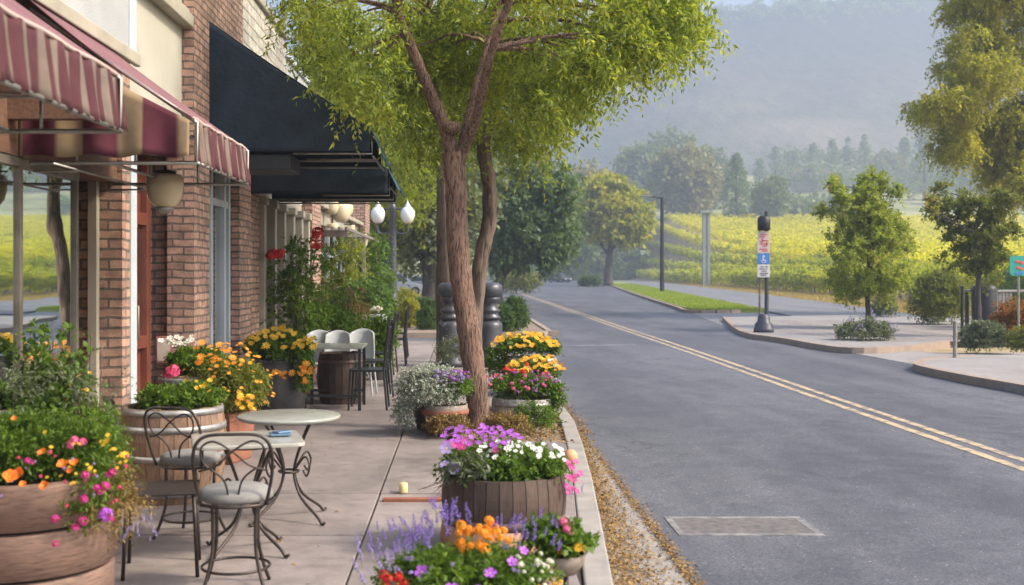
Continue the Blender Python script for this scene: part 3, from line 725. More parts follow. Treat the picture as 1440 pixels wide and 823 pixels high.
mb = MB(); mb.box(-6, -3.2, 14.9, 19.4, 0, 2.75); part('interior', mb, 'dark_interior', cb)
# --- cafe with brick piers
cf = thing('cafe_building', (WX,26,0), 'cafe frontage with slender red brick piers and broad glazing at the far end', 'cafe building')
mb = MB(); mb.box(-2.95, -2.57, 19.5, 20.7, 0, 3.15); part('brick_pier', mb, 'brick_red', cf)
mb = MB(); mb.box(-2.95, -2.57, 30.2, 31.6, 0, 3.75); part('brick_pier', mb, 'brick_red', cf)
mb = MB(); mb.box(-8, -2.75, 20.7, 30.2, 2.55, 2.85); part('fascia', mb, 'trim_cream', cf, bevel=.02)
mb = MB(); mb.box(-8, -2.62, 19.4, 31.7, 2.86, 2.96); part('coping', mb, 'trim_cream', cf, bevel=.02)
wn = MB(); wn.box(-2.9, -2.78, 20.7, 30.2, 0, .55); wn.box(-2.88, -2.8, 20.7, 30.2, 1.95, 2.02)
for y in np.arange(20.8, 30.3, 1.55): wn.box(-2.88, -2.79, y-.05, y+.05, .55, 2.55)
wf = part('window_frame', wn, 'trim_white', cf, bevel=.006)
mb = MB(); mb.box(-2.845, -2.838, 20.7, 30.2, .55, 2.55); part('glass', mb, 'shop_glass', wf)
mb = MB(); mb.box(-7.5, -3.4, 20.3, 31.4, 0, 2.5); part('interior', mb, 'dark_interior', cf)
mb = MB(); mb.box(-7.9, -2.9, 31.4, 31.6, 0, 2.85); part('end_wall', mb, 'stucco_cream', cf)
# slatted canopy of the cafe
t = thing('slatted_canopy', (-2.2,24,2.3), 'cream slatted timber canopy over the cafe front', 'canopy')
for y in (21, 24.9, 28.9): mb = MB(); mb.box(-2.6, -2.12, y, y+.06, 2.28, 2.40); part('beam', mb, 'weathered_post', t)
mb = MB()
for i in range(4): mb.box(-2.55+.13*i, -2.51+.13*i, 20.9, 29, 2.405, 2.46)
part('slats', mb, 'weathered_post', t)
for y in (24.93, 28.93):
    mb = MB(); mb.box(-2.20, -2.12, y-.04, y+.04, 0, 2.278); part('post', mb, 'weathered_post', t, bevel=.008)

# ================================================================ awnings
def fold(y, k=1.0): return .018*math.sin(y*2*PI/.11+math.sin(y*5)*1.2)*k+.008*math.sin(y*31)
def striped_awning(y0, y1, label):
    t = thing('striped_awning', (WX, (y0+y1)/2, 2.5), label, 'awning', 'burgundy and cream awnings over the display window')
    xw, xo, zt, zo = WX+.02, -1.6, 3.23, 2.52
    nu = int((y1-y0)/.05)
    def rf(a, b_):
        y = y0+(y1-y0)*a; x = xw+(xo-xw)*b_; sag = .035*math.sin(b_*PI)*(.6+.4*math.cos((y-y0)*2*PI/1.2))
        return (x, y, zt+(zo-zt)*b_-sag)
    mb = MB(); mb.grid(rf, nu, 8); o = part('roof_canvas', mb, 'rose_canvas', t, smooth=True)
    s = o.modifiers.new('s', 'SOLIDIFY'); s.thickness = .008
    def vf(a, b_):
        y = y0+(y1-y0)*a; k = b_; z = zo-.25*b_-.018*abs(math.sin((y-y0)*PI/.26))*b_
        return (xo+fold(y, k)+.02*b_, y, z)
    mb = MB(); mb.grid(vf, nu*4, 6); o = part('valance', mb, 'stripe_valance', t, smooth=True)
    s = o.modifiers.new('s', 'SOLIDIFY'); s.thickness = .004
    mb = MB(); mb.tube([(xo, y0+(y1-y0)*i/30, zo+.004+.004*math.sin(i)) for i in range(31)], .011, 6); part('piping', mb, 'canvas_trim', t, smooth=True)
    # end panel: hangs below the roof with an open gap above it
    def ef(a, b_):
        x = xw-.05+(xo-xw+.03)*a; top = 3.02+(2.51-3.02)*a; bot = 2.30+.01*math.sin(a*19)
        return (x, y0+.02*math.sin(a*24)*b_, top+(bot-top)*b_)
    mb = MB(); mb.grid(ef, 60, 8); o = part('end_panel', mb, 'stripe_end', t, smooth=True)
    s = o.modifiers.new('s', 'SOLIDIFY'); s.thickness = .004
    for y in ([y0+.03, y1-.03] if y1-y0 < 2 else [y0+.03, (y0+y1)/2, y1-.03]):
        mb = MB(); mb.tube([(xw, y, 3.18), (xo+.02, y, 2.50), (xo+.02, y, 2.26), (xw, y, 2.26)], .013, 6); mb.tube([(xw, y, 2.42), (xo, y, 2.42)], .009, 6)
        for x in (-2.3, -1.95): mb.tube([(x, y, 2.26), (x, y, 2.42)], .008, 6)
        part('frame_bar', mb, 'galvanised', t, smooth=True)
    for x, z in ((xo+.02, 2.26), (-2.1, 2.26)):
        mb = MB(); mb.tube([(x, y0+.03, z), (x, y1-.03, z)], .011, 6); part('frame_rail', mb, 'galvanised', t, smooth=True)
    return t
striped_awning(2.4, 5.3, 'burgundy striped awning at the very edge of the photo with gathered valance')
striped_awning(6.76, 8.42, 'smaller burgundy and cream striped awning above the cream globe lamp')
t = thing('awning_rail', (WX,7,2.2), 'thin horizontal metal support rails under the striped awnings', 'rail')
mb = MB(); mb.tube([(-2.3, 6.4, 2.22), (-2.3, 8.6, 2.22)], .007, 6); part('bar', mb, 'galvanised', t, smooth=True)
for y in (6.9, 8.4): mb = MB(); mb.tube([(-2.6, y, 2.22), (-2.3, y, 2.22)], .007, 6); part('bracket', mb, 'galvanised', t, smooth=True)
t = thing('timber_beam', (-2.6,5,2.6), 'dark brown timber beam with short arms under the near striped awning', 'beam')
mb = MB(); mb.box(-2.72, -2.6, 4.0, 7.8, 2.66, 2.8); part('wall_plate', mb, 'beam_wood', t)
for y in (4.4, 5.6, 6.6): mb = MB(); mb.box(-2.68, -2.05, y, y+.09, 2.5, 2.64); part('bracket_arm', mb, 'beam_wood', t)

def navy_awning(y0, y1, xo, zt, zo, drop, label, near_bottom):
    t = thing('navy_awning', (WX, (y0+y1)/2, zo), label, 'awning', 'navy canvas awnings along the shopfronts')
    xw = -2.66
    def rf(a, b_):
        return (xw+(xo-xw)*b_, y0+(y1-y0)*a, zt+(zo-zt)*b_-.03*math.sin(b_*PI)*(.7+.3*math.sin(a*9)))
    mb = MB(); mb.grid(rf, 20, 10); o = part('roof_canvas', mb, 'navy_canvas', t, smooth=True); s = o.modifiers.new('s', 'SOLIDIFY'); s.thickness = .008
    for y, nm in ((y0, 'end_panel'), (y1, 'end_panel')):
        def ef(a, b_):
            x = xw+(xo-xw)*a; top = zt+(zo-zt)*a-.03*math.sin(a*PI); 
            w_ = .016*math.sin(a*17+b_*5)*math.sin(b_*PI)+.01*math.sin(a*40+b_*11)*math.sin(b_*PI)
            return (x, y+w_*(1 if y == y0 else -1), top+(near_bottom-top)*b_)
        mb = MB(); mb.grid(ef, 40, 24); o = part(nm, mb, 'navy_canvas', t, smooth=True); s = o.modifiers.new('s', 'SOLIDIFY'); s.thickness = .006
    def vf(a, b_):
        y = y0+(y1-y0)*a; return (xo+.004+.012*math.sin(y*7)*b_+.13*b_, y, zo-drop*b_)
    mb = MB(); mb.grid(vf, 60, 6); o = part('valance', mb, 'navy_canvas_lit', t, smooth=True); s = o.modifiers.new('s', 'SOLIDIFY'); s.thickness = .006
    z = zo-drop+.03
    for y in (y0+.04, (y0+y1)/2, y1-.04):
        mb = MB(); mb.tube([(xw if y > y0+.1 else -1.75, y, near_bottom-.02), (xo+.02, y, near_bottom-.02), (xo+.01, y, zo-.02)], .012, 6)
        part('frame_bar', mb, 'galvanised', t, smooth=True)
        if y < y0+.1: mb = MB(); mb.tube([(-1.65, y+.3, z), (xo+.03, y+.3, z)], .011, 6); part('frame_bar', mb, 'galvanised', t, smooth=True)
    mb = MB(); mb.tube([(xo+.03, y0+.04, z), (xo+.03, y1-.04, z)], .014, 6); part('frame_rail', mb, 'galvanised', t, smooth=True)
    return t
a1 = navy_awning(11.72, 13.35, -.95, 4.23, 3.1, .32, 'large navy awning with a tall triangular end, nearer of the navy pair', 2.86)
mb = MB(); mb.box(-2.6, -1.78, 11.80, 12.5, 2.68, 2.84); part('housing', mb, 'black_metal', a1, bevel=.01)
navy_awning(14.2, 15.9, -.93, 4.0, 2.90, .25, 'lower navy awning farther along, just behind the larger navy one', 2.60)
# ================================================================ trees
def limb(mb, pts, r0, r1, n=10, m=5, flare=0, knob=.05):
    P = smooth_path(pts, m); k = len(P)
    rs = [r0+(r1-r0)*i/(k-1) for i in range(k)]
    if flare:
        for i in range(min(5, k)): rs[i] *= 1+flare*(1-i/5)**2
    rs = [r*(1+knob*math.sin(i*1.7)) for i, r in enumerate(rs)]
    mb.tube(P, rs, n)
def branch_to(mb, start, end, r0, r1, wob=.2, n=6):
    a, b_ = Vector(start), Vector(end); m1 = a.lerp(b_, .35)+Vector((rnd.uniform(-wob, wob), rnd.uniform(-wob, wob), wob*.8)); m2 = a.lerp(b_, .7)+Vector((rnd.uniform(-wob, wob), rnd.uniform(-wob, wob), wob*.6))
    limb(mb, [a, m1, m2, b_], r0, r1, n, 4)
def tree(name, base, label, cat, bark_m, leaf_m, trunk_pts, r0, r1, crown, leaf=.3, wid=.2, K=120, ns=10, nl=6, CR=.9, droop=.2, limbs=None, group=None, up=.2, nbr=10, shell=.5, zmin=-1):
    """trunk_pts and crown centres in world coordinates; crown = list of (centre, radii, share)."""
    t = thing(name, base, label, cat, group)
    mb = MB(); limb(mb, trunk_pts, r0, r1, 12, 6, flare=.35)
    top = Vector(trunk_pts[-1]); tot = sum(c[2] for c in crown); C = []
    for c, r, s in crown: C.append(ell_pts(c, r, max(3, int(K*s/tot)), shell, zmin))
    C = np.concatenate(C)
    for L_ in (limbs or []): limb(mb, L_[0], L_[1], L_[2], 9, 5)
    part('trunk', mb, bark_m, t, smooth=True)
    if nbr:
        mb = MB(); starts = [Vector(L_[0][-1]) for L_ in (limbs or [])]+[top]
        for i in range(nbr):
            e = Vector(C[rnd.randrange(len(C))]); s0 = min(starts, key=lambda q: (q-e).length)
            branch_to(mb, s0, s0.lerp(e, .85), max(.012, r1*.45), .008, .12*(e-s0).length**.5)
        part('branches', mb, bark_m, t, smooth=True)
    np_part('crown', sprays(C, CR, ns, nl, leaf, wid, up, droop), leaf_m, t)
    return t
# --- main street tree
tb = Vector((.16, 11.75, -.04))
def q(px, py, d=11.7): return tuple(at(px, py, d))
t = thing('street_tree', tb, 'nearest sidewalk tree with leaning reddish brown trunk rising from the flower planters', 'tree', 'street trees along the left sidewalk')
mb = MB()
limb(mb, [tb, q(671,560), q(664,500), q(655,440), q(647,380), q(643,320), q(641,260), q(637,215)], .118, .108, 16, 6, flare=.15, knob=.04)
part('trunk', mb, 'bark_brown', t, smooth=True)
mb = MB()
limb(mb, [q(640,240), q(628,185), q(608,140,11.6), q(588,90,11.4), q(574,55,11.3), q(560,20,11.1), q(548,-60,10.9)], .078, .036, 12, 5)
limb(mb, [q(644,235), q(655,190), q(664,150,11.8), q(672,120,11.9), q(688,60,12.1), q(702,0,12.3), q(712,-90,12.5)], .066, .036, 12, 5)
limb(mb, [q(650,215), q(668,170,11.5), q(682,110,11.2), q(692,70,11), q(720,-10,10.7), q(750,-90,10.4)], .054, .03, 10, 5)
limb(mb, [q(628,185), q(618,150,12.3), q(612,110,12.9), q(600,20,13.3)], .055, .03, 8, 5)
mb.ball(q(636,180,11.6), (.10,.08,.07), 10, 7, .08)
part('limb', mb, 'bark_brown', t, smooth=True)
Kc = []
# crown underside as the photo shows it: (px, lowest py, distance)
def crown_clumps(n, x0, x1, low, d0, d1, top):
    out = []
    for _ in range(n):
        px = rnd.uniform(x0, x1); lo = np.interp(px, [p[0] for p in low], [p[1] for p in low]); d = rnd.uniform(d0, d1)
        py = lo-abs(rnd.gauss(0, 1))*95 if rnd.random() < .6 else rnd.uniform(top, lo)
        if 545 < px < 730 and py > -10 and d < 12.3 and d1 < 14: d = rnd.uniform(12.6, 13.6)
        out.append(at(px, py, d))
    return np.array([tuple(v) for v in out])
low = [(395,10),(440,62),(480,125),(530,165),(570,120),(620,110),(670,115),(720,150),(780,165),(850,100),(900,80),(965,62),(985,40)]
C1 = crown_clumps(500, 405, 955, low, 10.4, 13.6, -420)
C1b = crown_clumps(80, 850, 985, low, 11.0, 12.6, -60)
C1 = np.concatenate([C1, C1b])
mb = MB()
S = [Vector(q(574,55,11.3)), Vector(q(560,20,11.1)), Vector(q(702,0,12.3)), Vector(q(688,60,12.1)), Vector(q(692,70,11)), Vector(q(600,20,13.3)), Vector(q(750,-90,10.4))]
for i in range(64):
    e = Vector(C1[rnd.randrange(len(C1))]); s0 = min(S, key=lambda a: (a-e).length)
    branch_to(mb, s0, s0.lerp(e, .95), .022, .006, .12)
branch_to(mb, q(570,50,11.3), q(480,100,11.2), .03, .01, .1); branch_to(mb, q(700,30,12.2), q(880,60,11.8), .03, .008, .15); branch_to(mb, q(860,40,11.8), q(980,55,11.7), .015, .005, .08)
part('branches', mb, 'bark_brown', t, smooth=True)
np_part('crown', sprays(C1, .36, 10, 12, .074, .026, up=.0, droop=.75, spread=.8), 'leaf_elm', t)
# --- second tree just behind
t = thing('street_tree', (.17,16,-.04), 'second sidewalk tree, darker thinner trunk curving behind the nearest one', 'tree', 'street trees along the left sidewalk')
Q = lambda px, py, d=16: tuple(at(px, py, d))
mb = MB(); limb(mb, [(.17,16,-.04), Q(667,470), Q(671,410), Q(678,355), Q(688,310), Q(687,255), Q(680,210), Q(684,175)], .115, .095, 12, 6, flare=.3, knob=.05)
part('trunk', mb, 'bark_grey', t, smooth=True)
mb = MB(); limb(mb, [Q(684,185), Q(672,140), Q(655,80), Q(640,10)], .06, .03, 8, 5); limb(mb, [Q(686,180), Q(700,140), Q(722,90), Q(750,20)], .06, .03, 8, 5); limb(mb, [Q(683,180), Q(690,120), Q(695,40)], .05, .03, 8, 5); part('limb', mb, 'bark_grey', t, smooth=True)
low = [(560,200),(600,215),(650,205),(700,195),(740,215),(800,190),(825,160),(842,110)]
C2 = crown_clumps(300, 560, 835, low, 14.6, 17.6, -160)
np_part('crown', sprays(C2, .5, 10, 10, .095, .034, up=0, droop=.6, spread=.8), 'leaf_elm_deep', t)
# --- back-lit trees over the sidewalk
t = thing('street_tree', (-.9,46,-.04), 'bright yellow green sidewalk tree filling the gap past the navy awnings', 'tree', 'street trees along the left sidewalk')
mb = MB(); Q = lambda px, py, d=46: tuple(at(px, py, d)); limb(mb, [(-.9,46,-.04), Q(618,420), Q(620,330), Q(612,260), Q(600,200), Q(590,120)], .22, .13, 10, 6, flare=.3); part('trunk', mb, 'bark_grey', t, smooth=True)
low = [(425,190),(470,215),(520,285),(560,310),(600,290),(640,270)]
C3 = crown_clumps(380, 425, 635, low, 42, 50, 10)
np_part('crown', sprays(C3, 1.15, 11, 9, .20, .08, up=0, droop=.6, spread=.8), 'leaf_backlit', t)
tree('street_tree', (-4.9,54,0), 'soft green tree behind the twin globe lamp post', 'tree', 'bark_grey', 'leaf_elm_deep', [(-4.9,54,0),(-4.85,54,1.2),(-5,54,2.4),(-4.8,54,3.4)], .16, .1,
     [((-4.4,54.5,6.0), (3.6,2.4,3.0), 1)], .2, .1, 170, 10, 8, .95, .5, group='street trees along the left sidewalk')
# dark leaning trunk by the parked cars
Q = lambda px, py, d=47: tuple(at(px, py, d))
tree('oak_tree', (-1.3,47,0), 'grey trunked tree with forked leaning limbs beside the parked cars', 'tree', 'bark_far', 'leaf_grey_green', [Q(604,442), Q(606,405), Q(603,375), Q(596,350)], .42, .25,
     [(Q(600,285), (2.4,2.2,2.6), 1), (Q(560,330), (1.3,1.5,1.0), .3), (Q(640,250), (1.8,2,2.0), .6)], .28, .16, 190, 9, 6, .95, .35,
     limbs=[([Q(604,385), Q(592,360), Q(580,340), Q(566,322)], .16, .06), ([Q(605,380), Q(612,340), Q(625,300)], .15, .06)])
# big dark tree behind the bollards
Q = lambda px, py, d=62: tuple(at(px, py, d))
tree('oak_tree', tuple(Q(699,425)), 'large dark blue green tree with low forked trunk left of the road', 'tree', 'bark_far', 'leaf_conifer', [Q(698,428), Q(700,405), Q(706,388)], .34, .24,
     [(Q(748,325), (2.6,2.4,1.9), 1.0), (Q(715,280), (2.2,2,2.4), .8), (Q(770,265), (1.7,2,1.6), .6), (Q(712,350), (1.2,1.5,1.0), .4), (Q(700,225), (1.6,2,1.6), .4), (Q(775,350), (1.1,1.2,1.0), .3)], .34, .17, 300, 9, 6, .85, .3,
     limbs=[([Q(706,390), Q(722,375), Q(745,366), Q(765,362)], .13, .05), ([Q(703,395), Q(692,370), Q(688,340)], .13, .06), ([Q(706,388), Q(716,350), Q(722,310)], .15, .06)])
Q = lambda px, py, d=80: tuple(at(px, py, d))
tree('oak_tree', tuple(Q(668,412)), 'hazy grey green tree filling the gap behind the two near trunks', 'tree', 'bark_far', 'leaf_grey_green', [Q(668,414), Q(670,380), Q(676,350)], .3, .2,
     [(Q(680,290), (3.2,3,3.2), 1.0), (Q(650,250), (2.5,3,2.8), .5), (Q(725,235), (2.4,2.5,2), .5)], .4, .26, 220, 9, 6, 1.1, .3)
# --- yellow tree on the lawn
Q = lambda px, py, d=160: tuple(at(px, py, d))
tree('lawn_tree', tuple(Q(855,401)), 'round yellow green tree standing alone on the lawn strip', 'tree', 'bark_far', 'leaf_yellow_tree', [Q(855,402), Q(856,375), Q(858,352), Q(862,330)], .62, .35,
     [(Q(862,300), (5.0,4.6,3.8), 1.0), (Q(830,300), (2.4,3,3), .2), (Q(885,320), (2.8,3,2.2), .25), (Q(850,270), (3,3,1.9), .25)], .8, .55, 300, 8, 6, 1.7, .25,
     limbs=[([Q(857,360), Q(846,345), Q(836,325)], .25, .1), ([Q(858,355), Q(872,335), Q(885,315)], .25, .1)])
# --- young trees on the right
def street_small(base_px, d, label, leaf_m, blobs, trunk, cr=.42, K=230, vert=.6, seed=0, drp=.15):
    b0 = at(*base_px, d); b0.z = 0
    t = thing('young_tree', b0, label, 'tree', 'young trees on the right hand sidewalk')
    mb = MB(); limb(mb, [b0]+[at(px, py, d) for px, py in trunk], .085, .04, 10, 6, flare=.4)
    C = np.concatenate([ell_pts(at(px, py, d+rnd.uniform(-.5, .5)), (rx/1600*d, rx/1600*d*.9, rz/1600*d), max(4, int(K*rx*rz/2600)), .3) for px, py, rx, rz in blobs])
    S = [Vector(at(px, py, d)) for px, py in trunk[2:]]
    for i in range(26):
        e = Vector(C[rnd.randrange(len(C))]); s0 = min(S, key=lambda a: (a-e).length+abs(a.z+.5-e.z)*.5); branch_to(mb, s0, s0.lerp(e, .9), .022, .008, .06)
    part('trunk', mb, 'bark_far', t, smooth=True)
    np_part('crown', sprays(C, cr, 12, 11, .095, .05, up=vert, droop=drp), leaf_m, t)
street_small((1221,463), 33.5, 'young green tree with upright crown above the lavender bed', 'leaf_street',
    [(1222,375,58,48),(1222,300,30,60),(1225,320,46,48),(1226,265,17,28),(1206,290,34,24),(1255,330,24,30),(1178,335,16,14),(1180,268,9,9),(1195,400,30,26),(1250,400,28,24),(1170,262,6,6),(1262,272,10,6),(1160,300,8,6),(1276,345,10,10)],
    [(1221,440),(1220,415),(1221,390),(1222,350),(1224,310),(1226,270)], K=64, cr=.36)
street_small((1377,472), 29.0, 'young tree with splayed dark branches reddening at the tips, above the sage bush', 'leaf_street_dark',
    [(1360,360,42,34),(1378,330,26,50),(1336,310,24,32),(1322,285,20,22),(1310,292,12,12),(1360,282,10,26),(1382,278,10,24),(1404,300,14,34),(1408,345,24,36),(1420,285,8,16),(1388,385,22,16)],
    [(1376,445),(1375,415),(1376,395),(1376,365),(1372,330),(1378,290)], K=58, vert=1.0, cr=.30)
# tall overhanging tree at the right edge
t = thing('willow_tree', (28,44,0), 'tall olive green tree overhanging from the right edge of the photo', 'tree')
Q = lambda px, py, d=44: tuple(at(px, py, d))
mb = MB(); limb(mb, [(27,44,-.2), Q(1625,300), Q(1600,200), Q(1560,80), Q(1520,-50)], .55, .3, 12, 6, flare=.3); limb(mb, [Q(1600,220), Q(1520,190), Q(1450,150), Q(1400,120)], .2, .06, 8, 5); limb(mb, [Q(1580,130), Q(1500,60), Q(1430,10), Q(1380,-30)], .2, .06, 8, 5); part('trunk', mb, 'bark_far', t, smooth=True)
CC = []
for px, py, rx, rz, n in ((1440,60,95,80,130),(1400,0,66,60,90),(1385,110,46,30,60),(1330,148,42,16,46),(1345,175,34,18,34),(1400,190,46,40,90),(1345,205,16,20,26),(1450,190,60,60,110),(1352,55,14,18,10),(1350,92,12,12,8),(1350,5,12,16,10),(1440,258,34,18,60),(1414,240,20,22,40),(1560,60,100,130,120),(1300,145,12,6,7),(1430,-80,100,60,80)):
    CC.append(ell_pts(Q(px, py, 44+rnd.uniform(-1.5, 1.5)), (rx/1600*44, 2.2, rz/1600*44), int(n*1.15), .2))
C = np.concatenate(CC)
np_part('crown', sprays(C, .72, 12, 11, .15, .065, up=.0, droop=.55), 'leaf_golden', t)

# --- background trees, each at its own distance
def ellip_tree(name, px, py_top, py_bot, hw, d, leaf_m, label, shape='round', K=110, group='hazy trees behind the vineyard'):
    b0 = at(px, py_bot, d); b0.z = min(b0.z, float(gz(b0.x, b0.y)))
    hgt = at(px, py_top, d).z-b0.z; r = hw/1600*d
    t = thing(name, b0, label, 'tree', group)
    mb = MB(); mb.tube([b0-Vector((0,0,hgt*.1)), b0+Vector((0,0,hgt*.35)), b0+Vector((0,0,hgt*.8))], [r*.12, r*.08, r*.02], 7); part('trunk', mb, 'bark_far', t)
    if shape == 'round': C = ell_pts(b0+Vector((0,0,hgt*.52)), (r*.9, r*.9, hgt*.47), K, .6)
    else:
        C = []
        while len(C) < K:
            z = rnd.random()**.85; rr = r*((1-z)**.75 if shape == 'cone' else (1-z**2.4)*min(1, .55+z*2))*.95; a = rnd.uniform(0, 2*PI); q_ = rnd.random()**.4
            C.append((b0.x+rr*q_*math.cos(a), b0.y+rr*q_*math.sin(a), b0.z+hgt*(.05+.92*z)))
        C = np.array(C)
    cr = r*.33 if shape == 'round' else r*.3
    np_part('crown', sprays(C, cr, 8, 4, cr*.42, cr*.32, up=.3, droop=.1), leaf_m, t)
BG = [
 ('oak_tree', 962, 208, 310, 52, 360, 'leaf_far_rust', 'big rounded rusty green tree behind the vine rows', 'round', 260),
 ('oak_tree', 905, 200, 305, 44, 430, 'leaf_far', 'hazy broad tree left behind the big rounded tree', 'round', 170),
 ('oak_tree', 945, 184, 300, 46, 470, 'leaf_far', 'pale hazy tree whose top shows above the big rounded tree', 'round', 170),
 ('oak_tree', 1004, 205, 300, 30, 450, 'leaf_far', 'hazy tree between the rounded tree and the tall poplar', 'round', 120),
 ('oak_tree', 830, 222, 330, 38, 300, 'leaf_far_rust', 'hazy brownish tree above the yellow lawn tree', 'round', 170),
 ('oak_tree', 875, 240, 330, 36, 330, 'leaf_far', 'dim green tree right behind the yellow lawn tree', 'round', 130),
 ('oak_tree', 795, 300, 392, 46, 240, 'leaf_conifer', 'dark green tree mass left of the yellow lawn tree', 'round', 170),
 ('poplar_tree', 1035, 216, 305, 24, 340, 'leaf_far_green', 'tall spire shaped green tree beyond the vineyard', 'column', 190),
 ('oak_tree', 1085, 248, 308, 30, 330, 'leaf_far', 'low dark rounded tree right of the spire shaped tree', 'round', 150),
 ('pine_tree', 1068, 222, 285, 20, 560, 'leaf_far', 'faint grey pine between the spire tree and the low dark tree', 'cone', 70),
 ('pine_tree', 1090, 206, 262, 16, 600, 'leaf_far', 'faint hazy pine just above the low dark rounded tree', 'cone', 60),
 ('pine_tree', 1118, 214, 260, 15, 610, 'leaf_far', 'small misty pine left of the farm roofs', 'cone', 60),
 ('pine_tree', 1143, 202, 258, 18, 600, 'leaf_far', 'misty pine directly above the farm roofs', 'cone', 60),
 ('pine_tree', 1170, 196, 256, 19, 590, 'leaf_far', 'taller misty pine above the right farm roof', 'cone', 60),
 ('pine_tree', 1193, 194, 256, 17, 600, 'leaf_far', 'narrow misty pine beside the taller one over the roofs', 'cone', 60),
 ('pine_tree', 1216, 190, 258, 20, 590, 'leaf_far', 'misty pine behind the top of the young green tree', 'cone', 60),
 ('oak_tree', 1247, 214, 262, 28, 560, 'leaf_far_rust', 'hazy rounded tree with rust tint right of the young tree top', 'round', 90),
 ('pine_tree', 1272, 194, 262, 22, 560, 'leaf_far', 'hazy pine between the two young street trees', 'cone', 80),
 ('pine_tree', 1300, 182, 266, 26, 500, 'leaf_far', 'tall blue hazy pine left of the overhanging tree', 'cone', 110),
 ('pine_tree', 1332, 200, 272, 24, 480, 'leaf_far_green', 'hazy greenish pine under the overhanging tree', 'cone', 100),
 ('pine_tree', 1365, 190, 276, 26, 470, 'leaf_far', 'hazy pine behind the splayed young tree', 'cone', 100),
 ('pine_tree', 1400, 205, 282, 28, 450, 'leaf_far', 'blue hazy pine near the right edge of the valley', 'cone', 100),
 ('pine_tree', 1440, 200, 286, 30, 440, 'leaf_far', 'hazy pine at the extreme right of the valley', 'cone', 100),
]
for a in BG: ellip_tree(a[0], a[1], a[2], a[3], a[4], a[5], a[6], a[7], a[8], a[9])
# low far woods as one mass
C = []
for i in range(520):
    px = rnd.uniform(1095, 1470); d = rnd.uniform(540, 640); py = rnd.uniform(238, 258) if px < 1240 else rnd.uniform(240, 268); C.append(tuple(at(px, py, d)))
for i in range(260):
    px = rnd.uniform(1060, 1200); d = rnd.uniform(372, 410); C.append(tuple(at(px, rnd.uniform(286, 305), d)))
for i in range(300):
    px = rnd.uniform(700, 900); d = rnd.uniform(300, 380); C.append(tuple(at(px, rnd.uniform(300, 380), d)))
for i in range(260):
    px = rnd.uniform(1080, 1450); d = rnd.uniform(600, 660); C.append(tuple(at(px, rnd.uniform(215, 250), d)))
np_solo('woodland', sprays(np.array(C), 4.2, 8, 4, 1.9, 1.3, up=.3, droop=.1), 'leaf_far', kind='stuff', label='low hazy band of far woods and hedges across the valley')
# roadside scrub round the bend
C = []
for i in range(420):
    px = rnd.uniform(690, 905); d = rnd.uniform(150, 290); hgt = 3.2
    if px > 820 and d < 290: d = rnd.uniform(296, 330)
    if px > 740 and d < 276 : d = rnd.uniform(283, 320)
    x = (px-650)/1600*d; C.append((x, d, rnd.uniform(.2, 4.5)))
np_solo('roadside_scrub', sprays(np.array(C), 1.6, 9, 5, .62, .4, up=.3, droop=.1), 'leaf_hedge', kind='stuff', label='dark green scrub closing off the far bend of the road')
C = []
for i in range(700):
    x = rnd.uniform(-32, -6.5); y = rnd.uniform(62, 150) if i % 2 else rnd.uniform(125, 160); C.append((x, y, rnd.uniform(.5, 9)))
np_solo('woods', sprays(np.array(C), 2.0, 9, 5, .7, .45, up=.3, droop=.2), 'leaf_grey_green', kind='stuff', label='soft green woods behind the parked cars')

# ================================================================ vineyard
def vine_row(k):
    off = 3.3*k+2.2; a = 20+off
    y0 = max(34, a/(.56-.08)-6); y1 = min(352, 400)
    if k > 26: y1 = 352
    base = (a+.08*y0, y0, float(gz(a+.08*y0, y0)))
    lab = 'outermost vine row with gnarled trunks and stakes beside the dry verge' if k == 0 else 'vine row of yellow green leaves running up the vineyard slope'
    t = thing('vine_row', base, lab, 'vine row', None if k == 0 else 'vine rows climbing the vineyard slope')
    P = []; y = y0
    near = k < 4
    while y < y1:
        dd = y; dens = (15 if near else 7) if dd < 140 else (5 if dd < 220 else 3)
        step = 1/dens; y += step
        x = a+.08*y; z = float(gz(x, y)); gap = .75+.25*math.sin(y*1.9+k*2.1)+.15*math.sin(y*.6+k)
        P.append((x+rnd.gauss(0, .16), y, z+rnd.uniform(.75, 1.2+.75*gap)))
    P = np.array(P); sc = np.interp(P[:, 1], [40, 120, 200, 350], [.5, .75, 1.1, 1.5])
    VF = []
    for lo, hi, lf, rr, ns, nl in ((0, 90, .17, .5, 9, 5), (90, 160, .26, .62, 6, 4), (160, 400, .5, .8, 4, 3)):
        sel = (P[:, 1] >= lo) & (P[:, 1] < hi)
        if sel.any(): VF.append(sprays(P[sel], rr, ns, nl, lf, lf*.8, up=.15, droop=.35))
    np_part('foliage', merge(*VF), 'leaf_vine' if k > 2 else 'leaf_vine_green', t)
    if k < 5:
        mb = MB(); n = 0; y = y0
        while y < min(y1, 240):
            y += 1.7; x = a+.08*y; z = float(gz(x, y))-.1; j = rnd.uniform(-.1, .1)
            mb.tube([(x, y, z), (x+j, y+j, z+.5), (x-j, y+.05, z+1.0)], [.07, .05, .045], 5)
        part('vine_trunks', mb, 'vine_bark', t, kind='stuff')
        y = y0+2; n = 0
        while y < min(y1, 230) and n < 60:
            x = a+.08*y; z = float(gz(x, y)); mb = MB(); mb.tube([(x-.05, y, z-.1), (x-.05, y, z+1.9)], .05, 5); part('stake', mb, 'weathered_post', t); y += 5.1 if k == 0 else 8; n += 1
for k in range(36): vine_row(k)
